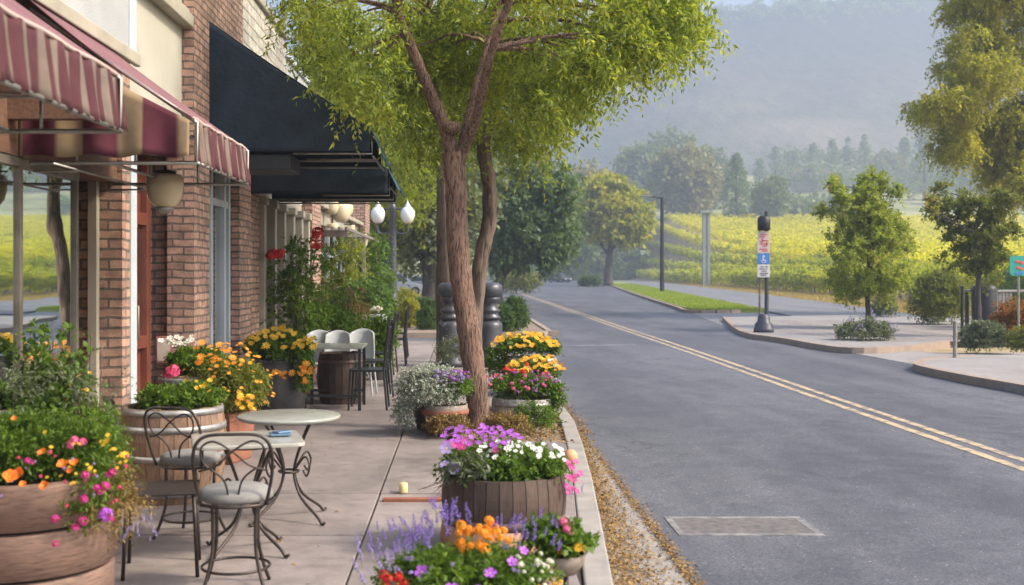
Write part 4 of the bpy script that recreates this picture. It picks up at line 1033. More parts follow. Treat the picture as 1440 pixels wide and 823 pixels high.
# ================================================================ flowers
def petal_fan(mb, n, r, w, lift=.3, notch=0, z0=0.0, c=(0,0,0), tw=0):
    for i in range(n):
        a = 2*PI*i/n+tw; da = w
        def P(rad, ang, z): return (c[0]+rad*math.cos(ang), c[1]+rad*math.sin(ang), c[2]+z)
        mb.add([P(.1*r, a, z0), P(.62*r, a-da, z0+lift*r*.5), P(.96*r, a-da*.55, z0+lift*r*.75), P((1-notch)*r, a, z0+lift*r*.7), P(.96*r, a+da*.55, z0+lift*r*.75), P(.62*r, a+da, z0+lift*r*.5)],
               [(0,1,2,3),(0,3,4,5)])
FL = {}
def flower_mesh(kind, mat, eye='flower_eye'):
    key = (kind, mat)
    if key in FL: return FL[key]
    mb = MB()
    if kind == 'open':      # five broad petals with a pale throat
        petal_fan(mb, 5, 1, .6, .25, .06); mb.cur = 1; mb.lathe([(.16,.02),(.1,.10)], n=6)
    elif kind == 'daisy':
        petal_fan(mb, 8, 1, .33, .15); petal_fan(mb, 8, .7, .33, .5, tw=.4); mb.cur = 1; mb.ball((0,0,.12), (.26,.26,.16), 7, 4)
    elif kind == 'poppy':
        petal_fan(mb, 4, 1, .8, .8, 0); petal_fan(mb, 4, .85, .8, 1.0, 0, tw=.78); mb.cur = 1; mb.ball((0,0,.2), .14, 6, 4)
    elif kind == 'cluster':  # rounded head of small florets
        for i in range(22):
            a = rnd.uniform(0, 2*PI); e = math.acos(rnd.uniform(-.2, 1)); c = Vector((math.sin(e)*math.cos(a), math.sin(e)*math.sin(a), math.cos(e)*.75))*.72
            m_ = MB(); petal_fan(m_, 5, .36, .6, .3); rot = c.to_track_quat('Z', 'Y').to_matrix()
            mb.add([c+rot @ Vector(v) for v in m_.v], m_.f)
        mb.cur = 1; mb.ball((0,0,0), (.3,.3,.25), 6, 4); mb.cur = 0
    elif kind == 'spike':    # upright spike of small lipped florets
        for i in range(16):
            z = i/16*2.4; a = i*2.4; rr = .34*(1-.6*i/16)
            c = Vector((math.cos(a)*rr, math.sin(a)*rr, z)); m_ = MB(); petal_fan(m_, 4, .30*(1-.4*i/16), .65, .3)
            rot = Vector((math.cos(a), math.sin(a), .5)).to_track_quat('Z', 'Y').to_matrix(); mb.add([c+rot @ Vector(v) for v in m_.v], m_.f)
        mb.cur = 1; mb.tube([(0,0,-1.2),(0,0,2.3)], .04, 4)
    me = mb.mesh('flower', [mat, 'leaf_plant' if kind == 'spike' else eye])
    FL[key] = me; return me
def put_flowers(parent, pts, kind, mat, size, up=.8, centre=None, eye='flower_eye', face=-.35):
    me = flower_mesh(kind, mat, eye); o0 = org(parent)
    for p in pts:
        o = bpy.data.objects.new('flower', me); col.objects.link(o); o.parent = parent
        p = Vector(p); o.location = p-o0
        d = Vector((rnd.gauss(0, .35), rnd.gauss(0, .35)+face, up+rnd.random()*.4))
        if centre is not None: d += (p-Vector(centre)).normalized()*.6
        if kind == 'spike': d = Vector((rnd.gauss(0, .2), rnd.gauss(0, .2), 1))+((p-Vector(centre)).normalized()*.35 if centre is not None else Vector((0,0,0)))
        o.rotation_euler = d.to_track_quat('Z', 'Y').to_euler(); o.rotation_euler.rotate_axis('Z', rnd.uniform(0, 6))
        s = size*rnd.uniform(.65, 1.2); o.scale = (s, s, s)
def dome(c, r, n, zmin=0.0, thick=.12):
    """points on the upper skin of an ellipsoid"""
    out = []
    while len(out) < n:
        v = Vector((rnd.gauss(0, 1), rnd.gauss(0, 1), rnd.gauss(0, 1))).normalized()
        if v.z < zmin: continue
        k = 1+rnd.uniform(-thick, thick*.6); out.append((c[0]+v.x*r[0]*k, c[1]+v.y*r[1]*k, c[2]+v.z*r[2]*k))
    return out
def foliage(parent, c, r, K, mat, leaf=.03, wid=.014, cr=.1, ns=9, nl=6, up=.4, droop=.3, name='foliage', zmin=-.3, extra=None):
    C = ell_pts(c, (r[0]*.88, r[1]*.86, r[2]*.72), int(K*.8), .5, zmin); cr = cr*.82
    if extra is not None: C = np.concatenate([C, np.array([tuple(e) for e in extra])])
    return np_part(name, sprays(C, cr, ns, nl, leaf, wid, up, droop), mat, parent)
# ---------------------------------------------------------------- containers
def barrel(t, c, r0, r1, h, mat, hoops, hoopmat='steel_hoop', bulge=.04, n=26, th=.025, lean=0, fill='soil', rimz=-.05):
    """r0 at the bottom, r1 at the rim; every stave a piece of the body's surface"""
    mb = MB(); prof = [(r0+(r1-r0)*k/6+bulge*math.sin(PI*k/6), h*k/6) for k in range(7)]
    for i in range(n):
        a0 = 2*PI*i/n+.006; a1 = 2*PI*(i+1)/n-.006; j = rnd.uniform(-.003, .003); dz = rnd.uniform(-.004, .006)
        vs = []
        for (r, z) in prof:
            zz = z+(dz if z > h*.9 else 0)
            for rr in (r+j, r+j-th):
                for a in (a0, a1): vs.append((c[0]+rr*math.cos(a), c[1]+rr*math.sin(a), c[2]+zz))
        fs = []
        for k in range(6):
            b0, b1 = k*4, k*4+4
            fs += [(b0, b0+1, b1+1, b1), (b0+3, b0+2, b1+2, b1+3), (b0+2, b0, b1, b1+2), (b0+1, b0+3, b1+3, b1+1)]
        fs += [(24, 25, 27, 26), (0, 2, 3, 1)]
        mb.add(vs, fs)
    body = part('barrel', mb, mat, t)
    for z in hoops:
        k = z/h; rr = r0+(r1-r0)*k+bulge*math.sin(PI*k)
        k2 = min(1, (z+.04)/h); rr2 = r0+(r1-r0)*k2+bulge*math.sin(PI*k2)
        mb = MB(); mb.lathe([(rr-.01, z), (rr+.006, z), (rr2+.006, z+.042), (rr2-.01, z+.042)], c, 40, cap=False); part('hoop', mb, hoopmat, body, smooth=True)
    mb = MB(); mb.lathe([(0.01, h+rimz), (r1-th+.006, h+rimz-.005)], c, 24, cap=False)
    for i in range(26):
        a = rnd.uniform(0, 6.28); q_ = (r1-th)*rnd.random()**.5*.9; mb.ball((c[0]+q_*math.cos(a), c[1]+q_*math.sin(a), c[2]+h+rimz), rnd.uniform(.01, .03), 6, 4)
    part('soil', mb, 'soil', t)
    return body
def pot(t, c, prof, mat, n=32, soil_z=None, soil_r=None, name='pot'):
    mb = MB(); mb.lathe(prof, c, n, cap=False); o = part(name, mb, mat, t, smooth=True); s = o.modifiers.new('s', 'SOLIDIFY'); s.thickness = .015
    if soil_z: m2 = MB(); m2.lathe([(.005, soil_z), (soil_r, soil_z)], c, 24, cap=False); part('soil', m2, 'soil', t)
    return o

# ================================================================ planters on the kerb side
def P3(x, y, z): return (x, y, z)
# (1) flowers at the bottom of the photo
c = (.03, 4.72, 0)
t = thing('half_barrel_planter', c, 'nearest planter at the bottom edge, mixed violet, red, orange and purple flowers', 'planter')
barrel(t, c, .30, .36, .36, 'stave_brown', (.04, .26), 'rust_hoop')
f = foliage(t, (.03,4.72,.31), (.42,.36,.19), 260, 'leaf_plant', .03, .014, .11, 9, 6, .5, .3)
fc = (.03,4.72,.32); dz0 = -.045
U = rnd.uniform
put_flowers(f, [(U(-.40,-.12), U(4.6,4.95), .47+U(-.05,.10)) for _ in range(44)], 'spike', 'petal_violet', .019, centre=fc)
put_flowers(f, [(U(-.16,.05), U(4.8,5.0), .52+U(-.04,.10)) for _ in range(30)], 'spike', 'petal_violet', .020, centre=fc)
put_flowers(f, [(U(.12,.40), U(4.7,4.95), .47+U(-.04,.07)) for _ in range(30)], 'spike', 'petal_violet', .019, centre=fc)
put_flowers(f, [(U(-.44,-.2), U(4.5,4.8), .42+U(-.05,.06)) for _ in range(26)], 'spike', 'petal_lavender', .018, centre=fc)
put_flowers(f, [(.08+U(-.10,.11), 4.7+U(-.1,.1), .53+U(-.05,.05)) for _ in range(30)], 'cluster', 'petal_amber', .023, centre=fc)
put_flowers(f, [(-.27+U(-.05,.05), 4.5+U(-.04,.04), .39+U(-.03,.035)) for _ in range(11)], 'cluster', 'petal_red', .022, centre=fc)
put_flowers(f, [(-.09+U(-.03,.04), 4.4+U(-.02,.03), .335+U(-.03,.03)) for _ in range(9)], 'cluster', 'petal_scarlet', .024, centre=fc)
put_flowers(f, [(.11,4.48,.42),(.20,4.56,.445),(-.04,4.42,.37),(.06,4.42,.36),(.25,4.62,.475),(-.16,4.5,.42),(.16,4.42,.35)], 'open', 'petal_purple', .030, centre=fc, face=-.9, eye='flower_throat')
put_flowers(f, [(.28+U(-.06,.09), 4.6+U(-.1,.1), .41+U(-.05,.05)) for _ in range(22)], 'cluster', 'petal_white', .013, centre=fc)
put_flowers(f, [(.34+U(-.05,.05), 4.52+U(-.1,.1), .36+U(-.08,.04)) for _ in range(20)], 'cluster', 'petal_yellow', .013, centre=fc)
put_flowers(f, [(U(-.3,.3), U(4.45,4.7), .40+U(-.05,.05)) for _ in range(22)], 'cluster', U(0,1) and 'petal_lavender', .012, centre=fc)
# little bowl with pink and lime flowers beside it
c = (.43, 5.0, .52)
t = thing('bowl_stand', (.43,5.0,0), 'small grey bowl of pink and lime foliage on a thin metal post at the kerb', 'planter')
mb = MB(); mb.tube([(.46,5.0,0),(.455,5.0,.34)], .012, 8); mb.lathe([(.09,.0),(.085,.012),(.02,.02)], (.46,5.0,0), 16); part('post', mb, 'iron', t, smooth=True)
pot(t, (.43,5.0,.27), [(.02,0),(.07,.015),(.105,.06),(.115,.10),(.105,.105)], 'clay_grey', 20, .09, .1, 'bowl')
f = foliage(t, (.40,5.0,.43), (.16,.13,.09), 60, 'leaf_fresh', .04, .024, .07, 8, 5, .6, .3)
put_flowers(f, [(.45,4.9,.50),(.47,4.92,.47),(.44,4.95,.52)], 'cluster', 'petal_pink', .026)
put_flowers(f, [(.50,4.9,.44),(.52,4.92,.41),(.49,4.88,.42)], 'cluster', 'petal_yellow', .026); put_flowers(f, [(.42,4.86,.41)], 'cluster', 'petal_orange', .02)
# (2) big half barrel with purple and white petunias
c = (.245, 6.7, 0)
t = thing('half_barrel_planter', c, 'squat wooden half barrel of purple and white petunias on a copper brown base band', 'planter')
barrel(t, (c[0],c[1],.14), .345, .35, .29, 'stave_dark', (.02,), 'rust_hoop', .02, 30)
mb = MB(); mb.lathe([(.35,0),(.372,.01),(.375,.07),(.365,.145),(.35,.15)], c, 44); part('base_band', mb, 'stave_copper', t, smooth=True)
f = foliage(t, (.245,6.7,.47), (.40,.35,.13), 240, 'leaf_fresh', .034, .017, .11, 9, 6, .6, .3)
foliage(t, (.05,6.5,.47), (.14,.14,.10), 45, 'leaf_sage', .045, .014, .1, 9, 6, .6, .4, name='silvery_foliage')
fc = (.245,6.75,.40)
put_flowers(f, [(rnd.uniform(-.12,.35), 6.75+rnd.uniform(-.2,.22), .625+rnd.uniform(-.03,.055)) for _ in range(80)], 'open', 'petal_purple', .021, centre=fc, face=-.7, eye='flower_throat')
put_flowers(f, [(rnd.uniform(-.06,.22), 6.62+rnd.uniform(-.12,.1), .60+rnd.uniform(-.03,.03)) for _ in range(9)], 'open', 'petal_magenta', .03, centre=fc, face=-.6)
put_flowers(f, [(-.10,6.44,.52),(-.04,6.42,.50),(-.09,6.50,.60)], 'open', 'petal_lavender', .036, centre=fc, face=-.9)
put_flowers(f, [(rnd.uniform(.10,.60), 6.55+rnd.uniform(-.15,.2), .585+rnd.uniform(-.05,.03)) for _ in range(60)], 'open', 'petal_white', .018, centre=fc, face=-.6)
put_flowers(f, [(.64+rnd.uniform(-.04,.06), 6.55+rnd.uniform(-.06,.06), .42+rnd.uniform(-.09,.1)) for _ in range(15)], 'open', 'petal_magenta', .022, centre=fc, face=-.6)
put_flowers(f, [(.66+rnd.uniform(-.04,.04), 6.55, .32+rnd.uniform(-.04,.06)) for _ in range(5)], 'spike', 'petal_lavender', .015)
# peach ball and candle
mb = MB(); mb.ball((.90,9.45,.075), (.062,.062,.068), 16, 10); t = solo('clay_ball', mb, 'peach_clay', 'small peach coloured ball on the kerb beyond the petunia barrel', 'ball', smooth=True, loc=(.9,9.45,0))
mb = MB(); mb.lathe([(.0,.0),(.03,.0),(.033,.01),(.033,.068),(.028,.074),(.0,.072)], (-.43,8.3,.0), 18, cap=False); mb.tube([(-.43,8.3,.07),(-.428,8.3,.09)], .002, 5)
solo('pillar_candle', mb, 'wax', 'short yellow pillar candle standing on the sidewalk slabs', 'candle', smooth=True, loc=(-.43,8.3,0))
mb = MB(); mb.box(-.56,.08,7.98,8.04,-.02,.022); solo('edging_strip', mb, 'terracotta', 'thin brown metal edging strip lying across the slabs by the candle', 'edging', bevel=.005, loc=(-.24,8,0))
# (3) dry golden shrubs round the tree foot
for i, (x, y, rx, rz, lf, lab) in enumerate(((-.13,11.1,.24,.13,'leaf_dry','dry golden heather tuft left of the street tree foot'), (.42,11.0,.27,.14,'leaf_dry','dry golden heather mound right of the street tree foot'), (.72,11.6,.26,.2,'leaf_plant','leafy green mound under the pink and orange flowers'))):
    t = thing('heather_tuft', (x,y,-.02), lab, 'shrub'); foliage(t, (x,y,.12), (rx,rx*.8,rz), 70, lf, .03, .012, .12, 9, 7, .9, .1, zmin=-.6)
t = thing('dry_twigs', (-.28,10.0,0), 'sprawling grey dry twigs on the slabs left of the petunia barrel', 'twigs'); mb = MB()
for i in range(16):
    a = rnd.uniform(2.2, 4.4); l = rnd.uniform(.12, .3); mb.tube([(-.02,8.2,.03), (-.02+math.cos(a)*l*.5, 8.2+math.sin(a)*.1, .10), (-.02+math.cos(a)*l, 8.2+math.sin(a)*.2, .06+rnd.uniform(-.03,.06))], [.004,.003,.002], 4)
part('twig', mb, 'bark_grey', t, kind='stuff'); 
# (4) silver alyssum pot left of the trunk
c = (-.17, 11.35, 0)
t = thing('clay_pot', c, 'brown clay pot with red band under a cloud of white alyssum left of the trunk', 'planter')
pot(t, c, [(.10,0),(.17,.01),(.20,.14),(.225,.24),(.225,.30)], 'clay_grey', 30, .27, .2)
mb = MB(); mb.lathe([(.222,.20),(.236,.205),(.238,.25),(.228,.255)], c, 36, cap=False); part('rim_band', mb, 'terracotta', t, smooth=True)
f = foliage(t, (-.16,11.35,.46), (.30,.28,.20), 120, 'leaf_plant', .03, .014, .12, 9, 7, .6, .2)
f2 = foliage(t, (-.34,11.3,.44), (.36,.30,.36), 330, 'leaf_silver', .020, .014, .13, 11, 8, .5, .3, name='alyssum_blossom', extra=[(-.58+rnd.uniform(-.06,.05), 11.3+rnd.uniform(-.1,.1), rnd.uniform(.08,.34)) for _ in range(40)]); f2['kind'] = 'stuff'
put_flowers(f, [(-.10+rnd.uniform(-.16,.12), 11.1+rnd.uniform(-.05,.1), .60+rnd.uniform(-.07,.05)) for _ in range(22)], 'cluster', 'petal_lavender', .028)
put_flowers(f, [(-.02+rnd.uniform(-.10,.08), 11.1, .62+rnd.uniform(-.06,.04)) for _ in range(10)], 'cluster', 'petal_purple', .028)
c = (-.33, 11.75, 0); t = thing('clay_pot', c, 'dark leaning clay pot half hidden behind the alyssum', 'planter'); pot(t, c, [(.08,0),(.14,.01),(.19,.2),(.2,.28)], 'dark_pot', 24, .25, .18)
# (5) whitewashed barrels right of the trunk
c = (.90, 15.0, 0); t = thing('barrel_planter', c, 'whitewashed barrel with yellow pansies, farthest of the kerb side planters', 'planter')
barrel(t, c, .30, .34, .50, 'stave_white', (.05,.2,.36,.45), 'steel_hoop', .03, 26)
f = foliage(t, (.86,15.0,.62), (.46,.36,.16), 150, 'leaf_plant', .045, .024, .13, 9, 6, .6, .3, extra=[(.45+rnd.uniform(-.15,.15), 14.9, rnd.uniform(.3,.6)) for _ in range(30)])
put_flowers(f, dome((.80,14.9,.60), (.46,.36,.22), 62, .25), 'daisy', 'petal_yellow', .04, face=-.8); put_flowers(f, dome((.80,14.9,.60), (.44,.36,.2), 14, .25), 'daisy', 'petal_amber', .034, face=-.8)
c = (.86, 13.4, 0); t = thing('barrel_planter', c, 'grey barrel of yellow and orange flowers in the middle of the kerb side row', 'planter')
barrel(t, c, .27, .30, .34, 'stave_white', (.05,.24), 'steel_hoop', .02, 24)
f = foliage(t, (.83,13.4,.44), (.34,.3,.15), 120, 'leaf_plant', .04, .022, .12, 9, 6, .6, .3)
put_flowers(f, dome((.86,13.3,.44), (.32,.3,.2), 40, .2), 'daisy', 'petal_yellow', .036, face=-.8); put_flowers(f, dome((.72,13.3,.42), (.3,.3,.18), 8, .2), 'cluster', 'petal_scarlet', .03, face=-.8)
put_flowers(f, dome((.86,13.3,.46), (.34,.3,.2), 30, .1), 'daisy', 'petal_amber', .026, face=-.8)
c = (.66, 12.35, 0); t = thing('barrel_planter', c, 'low weathered tub of pink, orange and violet flowers beside the trunk', 'planter')
barrel(t, c, .30, .33, .26, 'stave_white', (.04,.18), 'steel_hoop', .02, 24)
f = foliage(t, (.68,12.35,.34), (.42,.3,.18), 170, 'leaf_plant', .04, .018, .13, 9, 6, .7, .2, extra=[(.98+rnd.uniform(-.08,.08), 12.2, rnd.uniform(.05,.4)) for _ in range(24)])
put_flowers(f, dome((.62,12.3,.36), (.40,.3,.22), 46, .1), 'cluster', 'petal_pink', .022, face=-.7); put_flowers(f, dome((.66,12.3,.34), (.42,.3,.2), 46, .0), 'cluster', 'petal_purple', .021, face=-.7)
put_flowers(f, dome((.55,12.3,.38), (.3,.3,.2), 10, .3), 'cluster', 'petal_scarlet', .028, face=-.7); put_flowers(f, dome((.85,12.3,.30), (.25,.3,.22), 22, 0), 'spike', 'petal_lavender', .018)
t = thing('lavender_clump', (-.3,17,0), 'wispy pale lavender clump at the foot of the wooden pole', 'shrub'); f = foliage(t, (-.1,17.4,.35), (.34,.3,.3), 60, 'leaf_sage', .05, .01, .16, 8, 8, 1.2, .1)
put_flowers(f, [(-.1+rnd.uniform(-.35,.35), 17.2, rnd.uniform(.45,.85)) for _ in range(22)], 'spike', 'petal_lavender', .018)

# ================================================================ wall side planters
# big tub at the lower left
c = (-2.12, 5.45, 0)
t = thing('wooden_tub', c, 'large reddish wooden tub of orange poppies and magenta flowers at the lower left corner', 'planter')
for k_ in range(3):
    z0_ = k_*.222; r_a = .43+.012*k_; mb = MB(); mb.lathe([(r_a-.03, z0_+.004), (r_a, z0_+.012), (r_a+.008, z0_+.20), (r_a+.004, z0_+.212), (r_a-.03, z0_+.216)], c, 64, cap=False); part('band', mb, 'planter_wood', t, smooth=True)
mb = MB(); mb.lathe([(.40,0),(.40,.6),(.41,.60)], c, 26, cap=False); part('liner', mb, 'dark_interior', t); mb = MB(); mb.lathe([(.005,.6),(.42,.6)], c, 24, cap=False); part('soil', mb, 'soil', t)
fc = (-2.12,5.5,.7)
f = foliage(t, (-2.13,5.45,.76), (.50,.46,.20), 300, 'leaf_plant', .028, .011, .13, 10, 9, .6, .35, extra=[(-1.72+rnd.uniform(-.1,.1), 5.3+rnd.uniform(-.2,.2), rnd.uniform(.5,.95)) for _ in range(60)])
foliage(t, (-1.70,5.35,.55), (.16,.25,.26), 60, 'leaf_dry', .03, .009, .17, 8, 8, -.4, .7, name='dry_trailing_stems')
foliage(t, (-2.0,5.5,1.0), (.42,.3,.14), 22, 'leaf_sage', .03, .007, .2, 7, 8, 1.4, .1, name='wispy_stems'); foliage(t, (-2.3,5.2,.74), (.2,.2,.14), 50, 'leaf_dark_plant', .05, .032, .12, 8, 5, .4, .3, name='broad_leaves')
put_flowers(f, [at(13,672,4.83),at(28,668,4.89),at(63,684,4.86)], 'poppy', 'petal_orange', .034, face=-1.0)
put_flowers(f, [at(60,638,4.96),at(88,655,4.97),at(98,663,4.98),at(105,652,4.98),at(32,682,4.84),at(20,590,5.13)], 'poppy', 'petal_orange', .022, face=-.8)
put_flowers(f, [at(150,620,5.21),at(103,680,4.88),at(160,632,5.22),at(175,640,5.23)], 'daisy', 'petal_yellow', .020, face=-.8)
put_flowers(f, [at(38,648,4.94),at(45,650,4.95),at(158,664,5.01),at(152,668,5.01),at(120,668,4.99),at(136,686,4.90),at(148,684,4.91),at(140,690,4.90),at(118,702,4.89),at(117,733,4.84),at(106,742,4.83),at(78,765,4.77),at(78,730,4.82),at(150,722,4.81),at(156,730,4.86)], 'cluster', 'petal_magenta', .022, face=-.8)
put_flowers(f, [at(104,620,5.08),at(116,622,5.09),at(100,625,5.08)], 'cluster', 'petal_pink', .022, face=-.8)
put_flowers(f, [tuple(at(U(20,180), U(610,720), 4.95)) for _ in range(16)], 'cluster', 'petal_rose', .010, face=-.8)
put_flowers(f, [tuple(at(U(60,190), U(605,680), 5.0)) for _ in range(22)], 'daisy', 'petal_yellow', .010, face=-.8)
put_flowers(f, [tuple(at(U(0,160), U(620,700), 4.95)) for _ in range(9)], 'cluster', 'petal_lavender', .009, face=-.8)
put_flowers(f, [at(148,724,4.81)], 'cluster', 'petal_purple', .036, face=-.8)
put_flowers(f, [tuple(at(186+rnd.uniform(-18,36), 742+rnd.uniform(-12,22), 5.15)) for _ in range(16)], 'spike', 'petal_lavender', .011)
# climbing plant by the window
t = thing('climbing_plant', (-2.5,6.6,0), 'slender yellow green climber growing up in front of the display window', 'plant')
mb = MB()
for i in range(9):
    px = 55+i*10; limb(mb, [at(px, 640, 6.3), at(px+rnd.uniform(-10,10), 560, 6.3), at(px+rnd.uniform(-14,14), 500-rnd.uniform(0,40), 6.4)], .006, .003, 5, 4)
limb(mb, [(-2.5,6.6,0),(-2.5,6.5,.4),at(80,640,6.3)], .012, .008, 6, 4)
part('stem', mb, 'bark_grey', t)
C = [tuple(at(75+rnd.gauss(0,26), 555+rnd.gauss(0,36), 6.35+rnd.uniform(-.1,.1))) for _ in range(75)]
f = np_part('foliage', sprays(np.array(C), .10, 7, 5, .042, .028, .3, .3), 'leaf_fresh', t)
put_flowers(f, [tuple(at(80+rnd.gauss(0,28), 560+rnd.gauss(0,34), 6.25)) for _ in range(16)], 'daisy', 'petal_yellow', .016)
# barrel with geranium
c = (-2.07, 8.15, 0)
t = thing('wine_barrel', c, 'brown wine barrel with white metal bands and one pink geranium behind the bistro tables', 'barrel')
barrel(t, c, .31, .345, .66, 'stave_brown', (.05,.30,.50,.615), 'steel_hoop', .05, 24, rimz=-.03)
f = foliage(t, (-2.02,8.15,.71), (.33,.3,.12), 150, 'leaf_plant', .035, .02, .09, 9, 6, .5, .3)
put_flowers(f, [at(238,527,7.95),at(243,522,7.95)], 'cluster', 'petal_rose', .05, face=-.8)
put_flowers(f, [tuple(at(272+rnd.uniform(-20,30), 543+rnd.uniform(-10,8), 7.95)) for _ in range(7)], 'daisy', 'petal_yellow', .02, face=-.8)
# second barrel behind
c = (-2.33, 9.75, 0)
t = thing('wine_barrel', c, 'second wine barrel with white flowers standing in front of the door post', 'barrel')
barrel(t, c, .25, .26, .74, 'stave_brown', (.2,.5,.68), 'steel_hoop', .03, 22, rimz=-.03)
f = foliage(t, (-2.27,9.75,.84), (.26,.24,.14), 110, 'leaf_fresh', .04, .024, .09, 9, 6, .6, .3)
put_flowers(f, [tuple(at(248+rnd.uniform(-22,24), 478+rnd.uniform(-7,8), 9.6)) for _ in range(16)], 'open', 'petal_white', .03, face=-.8)
# terracotta box with the big yellow cloud
c = (-1.98, 9.7, 0)
t = thing('terracotta_planter', c, 'red terracotta planter hidden by a billowing mound of small yellow flowers', 'planter')
mb = MB(); mb.lathe([(.20,0),(.22,.02),(.26,.36),(.28,.37),(.28,.43),(.25,.43)], c, 4, a0=PI/4, cap=True); part('pot', mb, 'terracotta', t, bevel=.01)
f = foliage(t, (-1.97,9.6,.66), (.36,.3,.30), 330, 'leaf_olive', .034, .011, .13, 10, 7, .5, .2, zmin=-.9)
pts = dome((-1.97,9.6,.66), (.40,.34,.34), 96, -.45); put_flowers(f, pts, 'daisy', 'petal_amber', .022, centre=(-1.97,9.6,.6)); 
put_flowers(f, [tuple(at(290+rnd.uniform(-18,40), 497+rnd.uniform(-16,14), 9.25)) for _ in range(22)], 'daisy', 'petal_amber', .03, face=-.7)
put_flowers(f, [tuple(at(348+rnd.uniform(-14,10), 565+rnd.uniform(-14,10), 9.3)) for _ in range(12)], 'daisy', 'petal_yellow', .026, face=-.7)
# dark tall pot
c = (-2.13, 13.1, 0)
t = thing('dark_pot', c, 'tall glossy black pot topped with yellow and orange marigolds', 'planter')
pot(t, c, [(.26,0),(.31,.02),(.335,.25),(.315,.5),(.30,.60),(.31,.62)], 'dark_pot', 40, .58, .29)
f = foliage(t, (-2.1,13.0,.75), (.42,.36,.17), 200, 'leaf_plant', .05, .028, .13, 9, 6, .5, .3, extra=[(-1.78+rnd.uniform(-.04,.05), 12.8, rnd.uniform(.32,.7)) for _ in range(22)])
put_flowers(f, dome((-2.1,12.95,.74), (.42,.36,.24), 66, .1), 'daisy', 'petal_yellow', .042, face=-.9)
put_flowers(f, [(-1.75+rnd.uniform(-.07,.06), 12.7, rnd.uniform(.36,.62)) for _ in range(12)]+[(-2.0+rnd.uniform(-.12,.1), 12.72, rnd.uniform(.42,.5)) for _ in range(6)], 'daisy', 'petal_amber', .042, face=-.9)
# little board leaning
t = thing('menu_board', (-2.66,10.3,0.0), 'small dark red menu board perched beside the door', 'menu board')
mb = MB(); mb.obox((-2.67,10.2,.92), (.15,.02,.24), .35, -.15); b_ = part('board', mb, 'chalk_red', t, bevel=.004)
mb = MB(); mb.obox((-2.672,10.186,.92), (.115,.006,.2), .35, -.15); part('paper', mb, 'clay_grey', b_)
mb = MB(); mb.tube([(-2.67,10.22,0.07),(-2.67,10.22,.85)], .012, 6); mb.lathe([(.09,.07),(.09,.085)], (-2.67,10.22,0), 14); part('stand', mb, 'iron', t)

# ================================================================ bistro set
def bistro_chair(label, loc, rz, seat_z=.48, sr=.19, back=True, cushion='cushion', group='wrought iron bistro chairs'):
    t = thing('bistro_chair', (0,0,0), label, 'chair', group)
    mb = MB(); mb.lathe([(.0,seat_z-.012),(sr-.02,seat_z-.014),(sr+.004,seat_z),(sr,seat_z+.03),(sr-.03,seat_z+.05),(.05,seat_z+.058),(0,seat_z+.058)], n=36, cap=False)
    part('seat', mb, cushion, t, smooth=True)
    mb = MB(); ring = [(math.cos(a)*(sr+.004), math.sin(a)*(sr+.004), seat_z-.02) for a in np.linspace(0, 2*PI, 33)]; mb.tube(ring, .009, 6); part('seat_ring', mb, 'iron', t, smooth=True)
    for i in range(4):
        a = PI/4+i*PI/2; ca, sa = math.cos(a), math.sin(a); r = sr*.82
        mb = MB(); mb.tube(smooth_path([(ca*r, sa*r, seat_z-.02), (ca*r*.98, sa*r*.98, seat_z*.72), (ca*r*1.0, sa*r*1.0, seat_z*.45), (ca*r*1.22, sa*r*1.22, seat_z*.2), (ca*(r+.075), sa*(r+.075), .0)], 4), .0095, 7); part('leg', mb, 'iron', t, smooth=True)
    mb = MB(); rr = sr*.92; mb.tube([(math.cos(a)*rr, math.sin(a)*rr, seat_z*.25) for a in np.linspace(0, 2*PI, 33)], .0075, 6); part('stretcher_ring', mb, 'iron', t, smooth=True)
    if back:
        H = seat_z+.34; w = .185; y = -sr*.92
        mb = MB(); mb.tube(smooth_path([(-w*.86, y*.75, seat_z-.02), (-w*1.02, y*1.0, seat_z+.14), (-w*1.0, y*1.25, H-.07), (-w*.72, y*1.32, H-.005), (0, y*1.34, H+.005), (w*.72, y*1.32, H-.005), (w*1.0, y*1.25, H-.07), (w*1.02, y*1.0, seat_z+.14), (w*.86, y*.75, seat_z-.02)], 6), .0085, 8); part('back_frame', mb, 'iron', t, smooth=True)
        for s in (-1, 1):
            mb = MB(); mb.tube(smooth_path([(s*.02, y*.95, seat_z+.02), (s*.05, y*1.05, seat_z+.12), (s*.14, y*1.18, H-.14), (s*.15, y*1.27, H-.06), (s*.09, y*1.3, H-.03), (-s*.0, y*1.28, H-.08), (-s*.08, y*1.2, H-.15), (-s*.165, y*1.1, seat_z+.16)], 5), .0055, 6); part('back_scroll', mb, 'iron', t, smooth=True)
    t.location = loc; t.rotation_euler = (0, 0, rz); return t
bistro_chair('front bistro chair with a round grey padded seat and looped wire back', (-1.15, 5.78, 0), .12, .47, .185)
bistro_chair('bistro chair between the wine barrel and the square topped table', (-1.66, 6.95, 0), -.35, .46, .18)
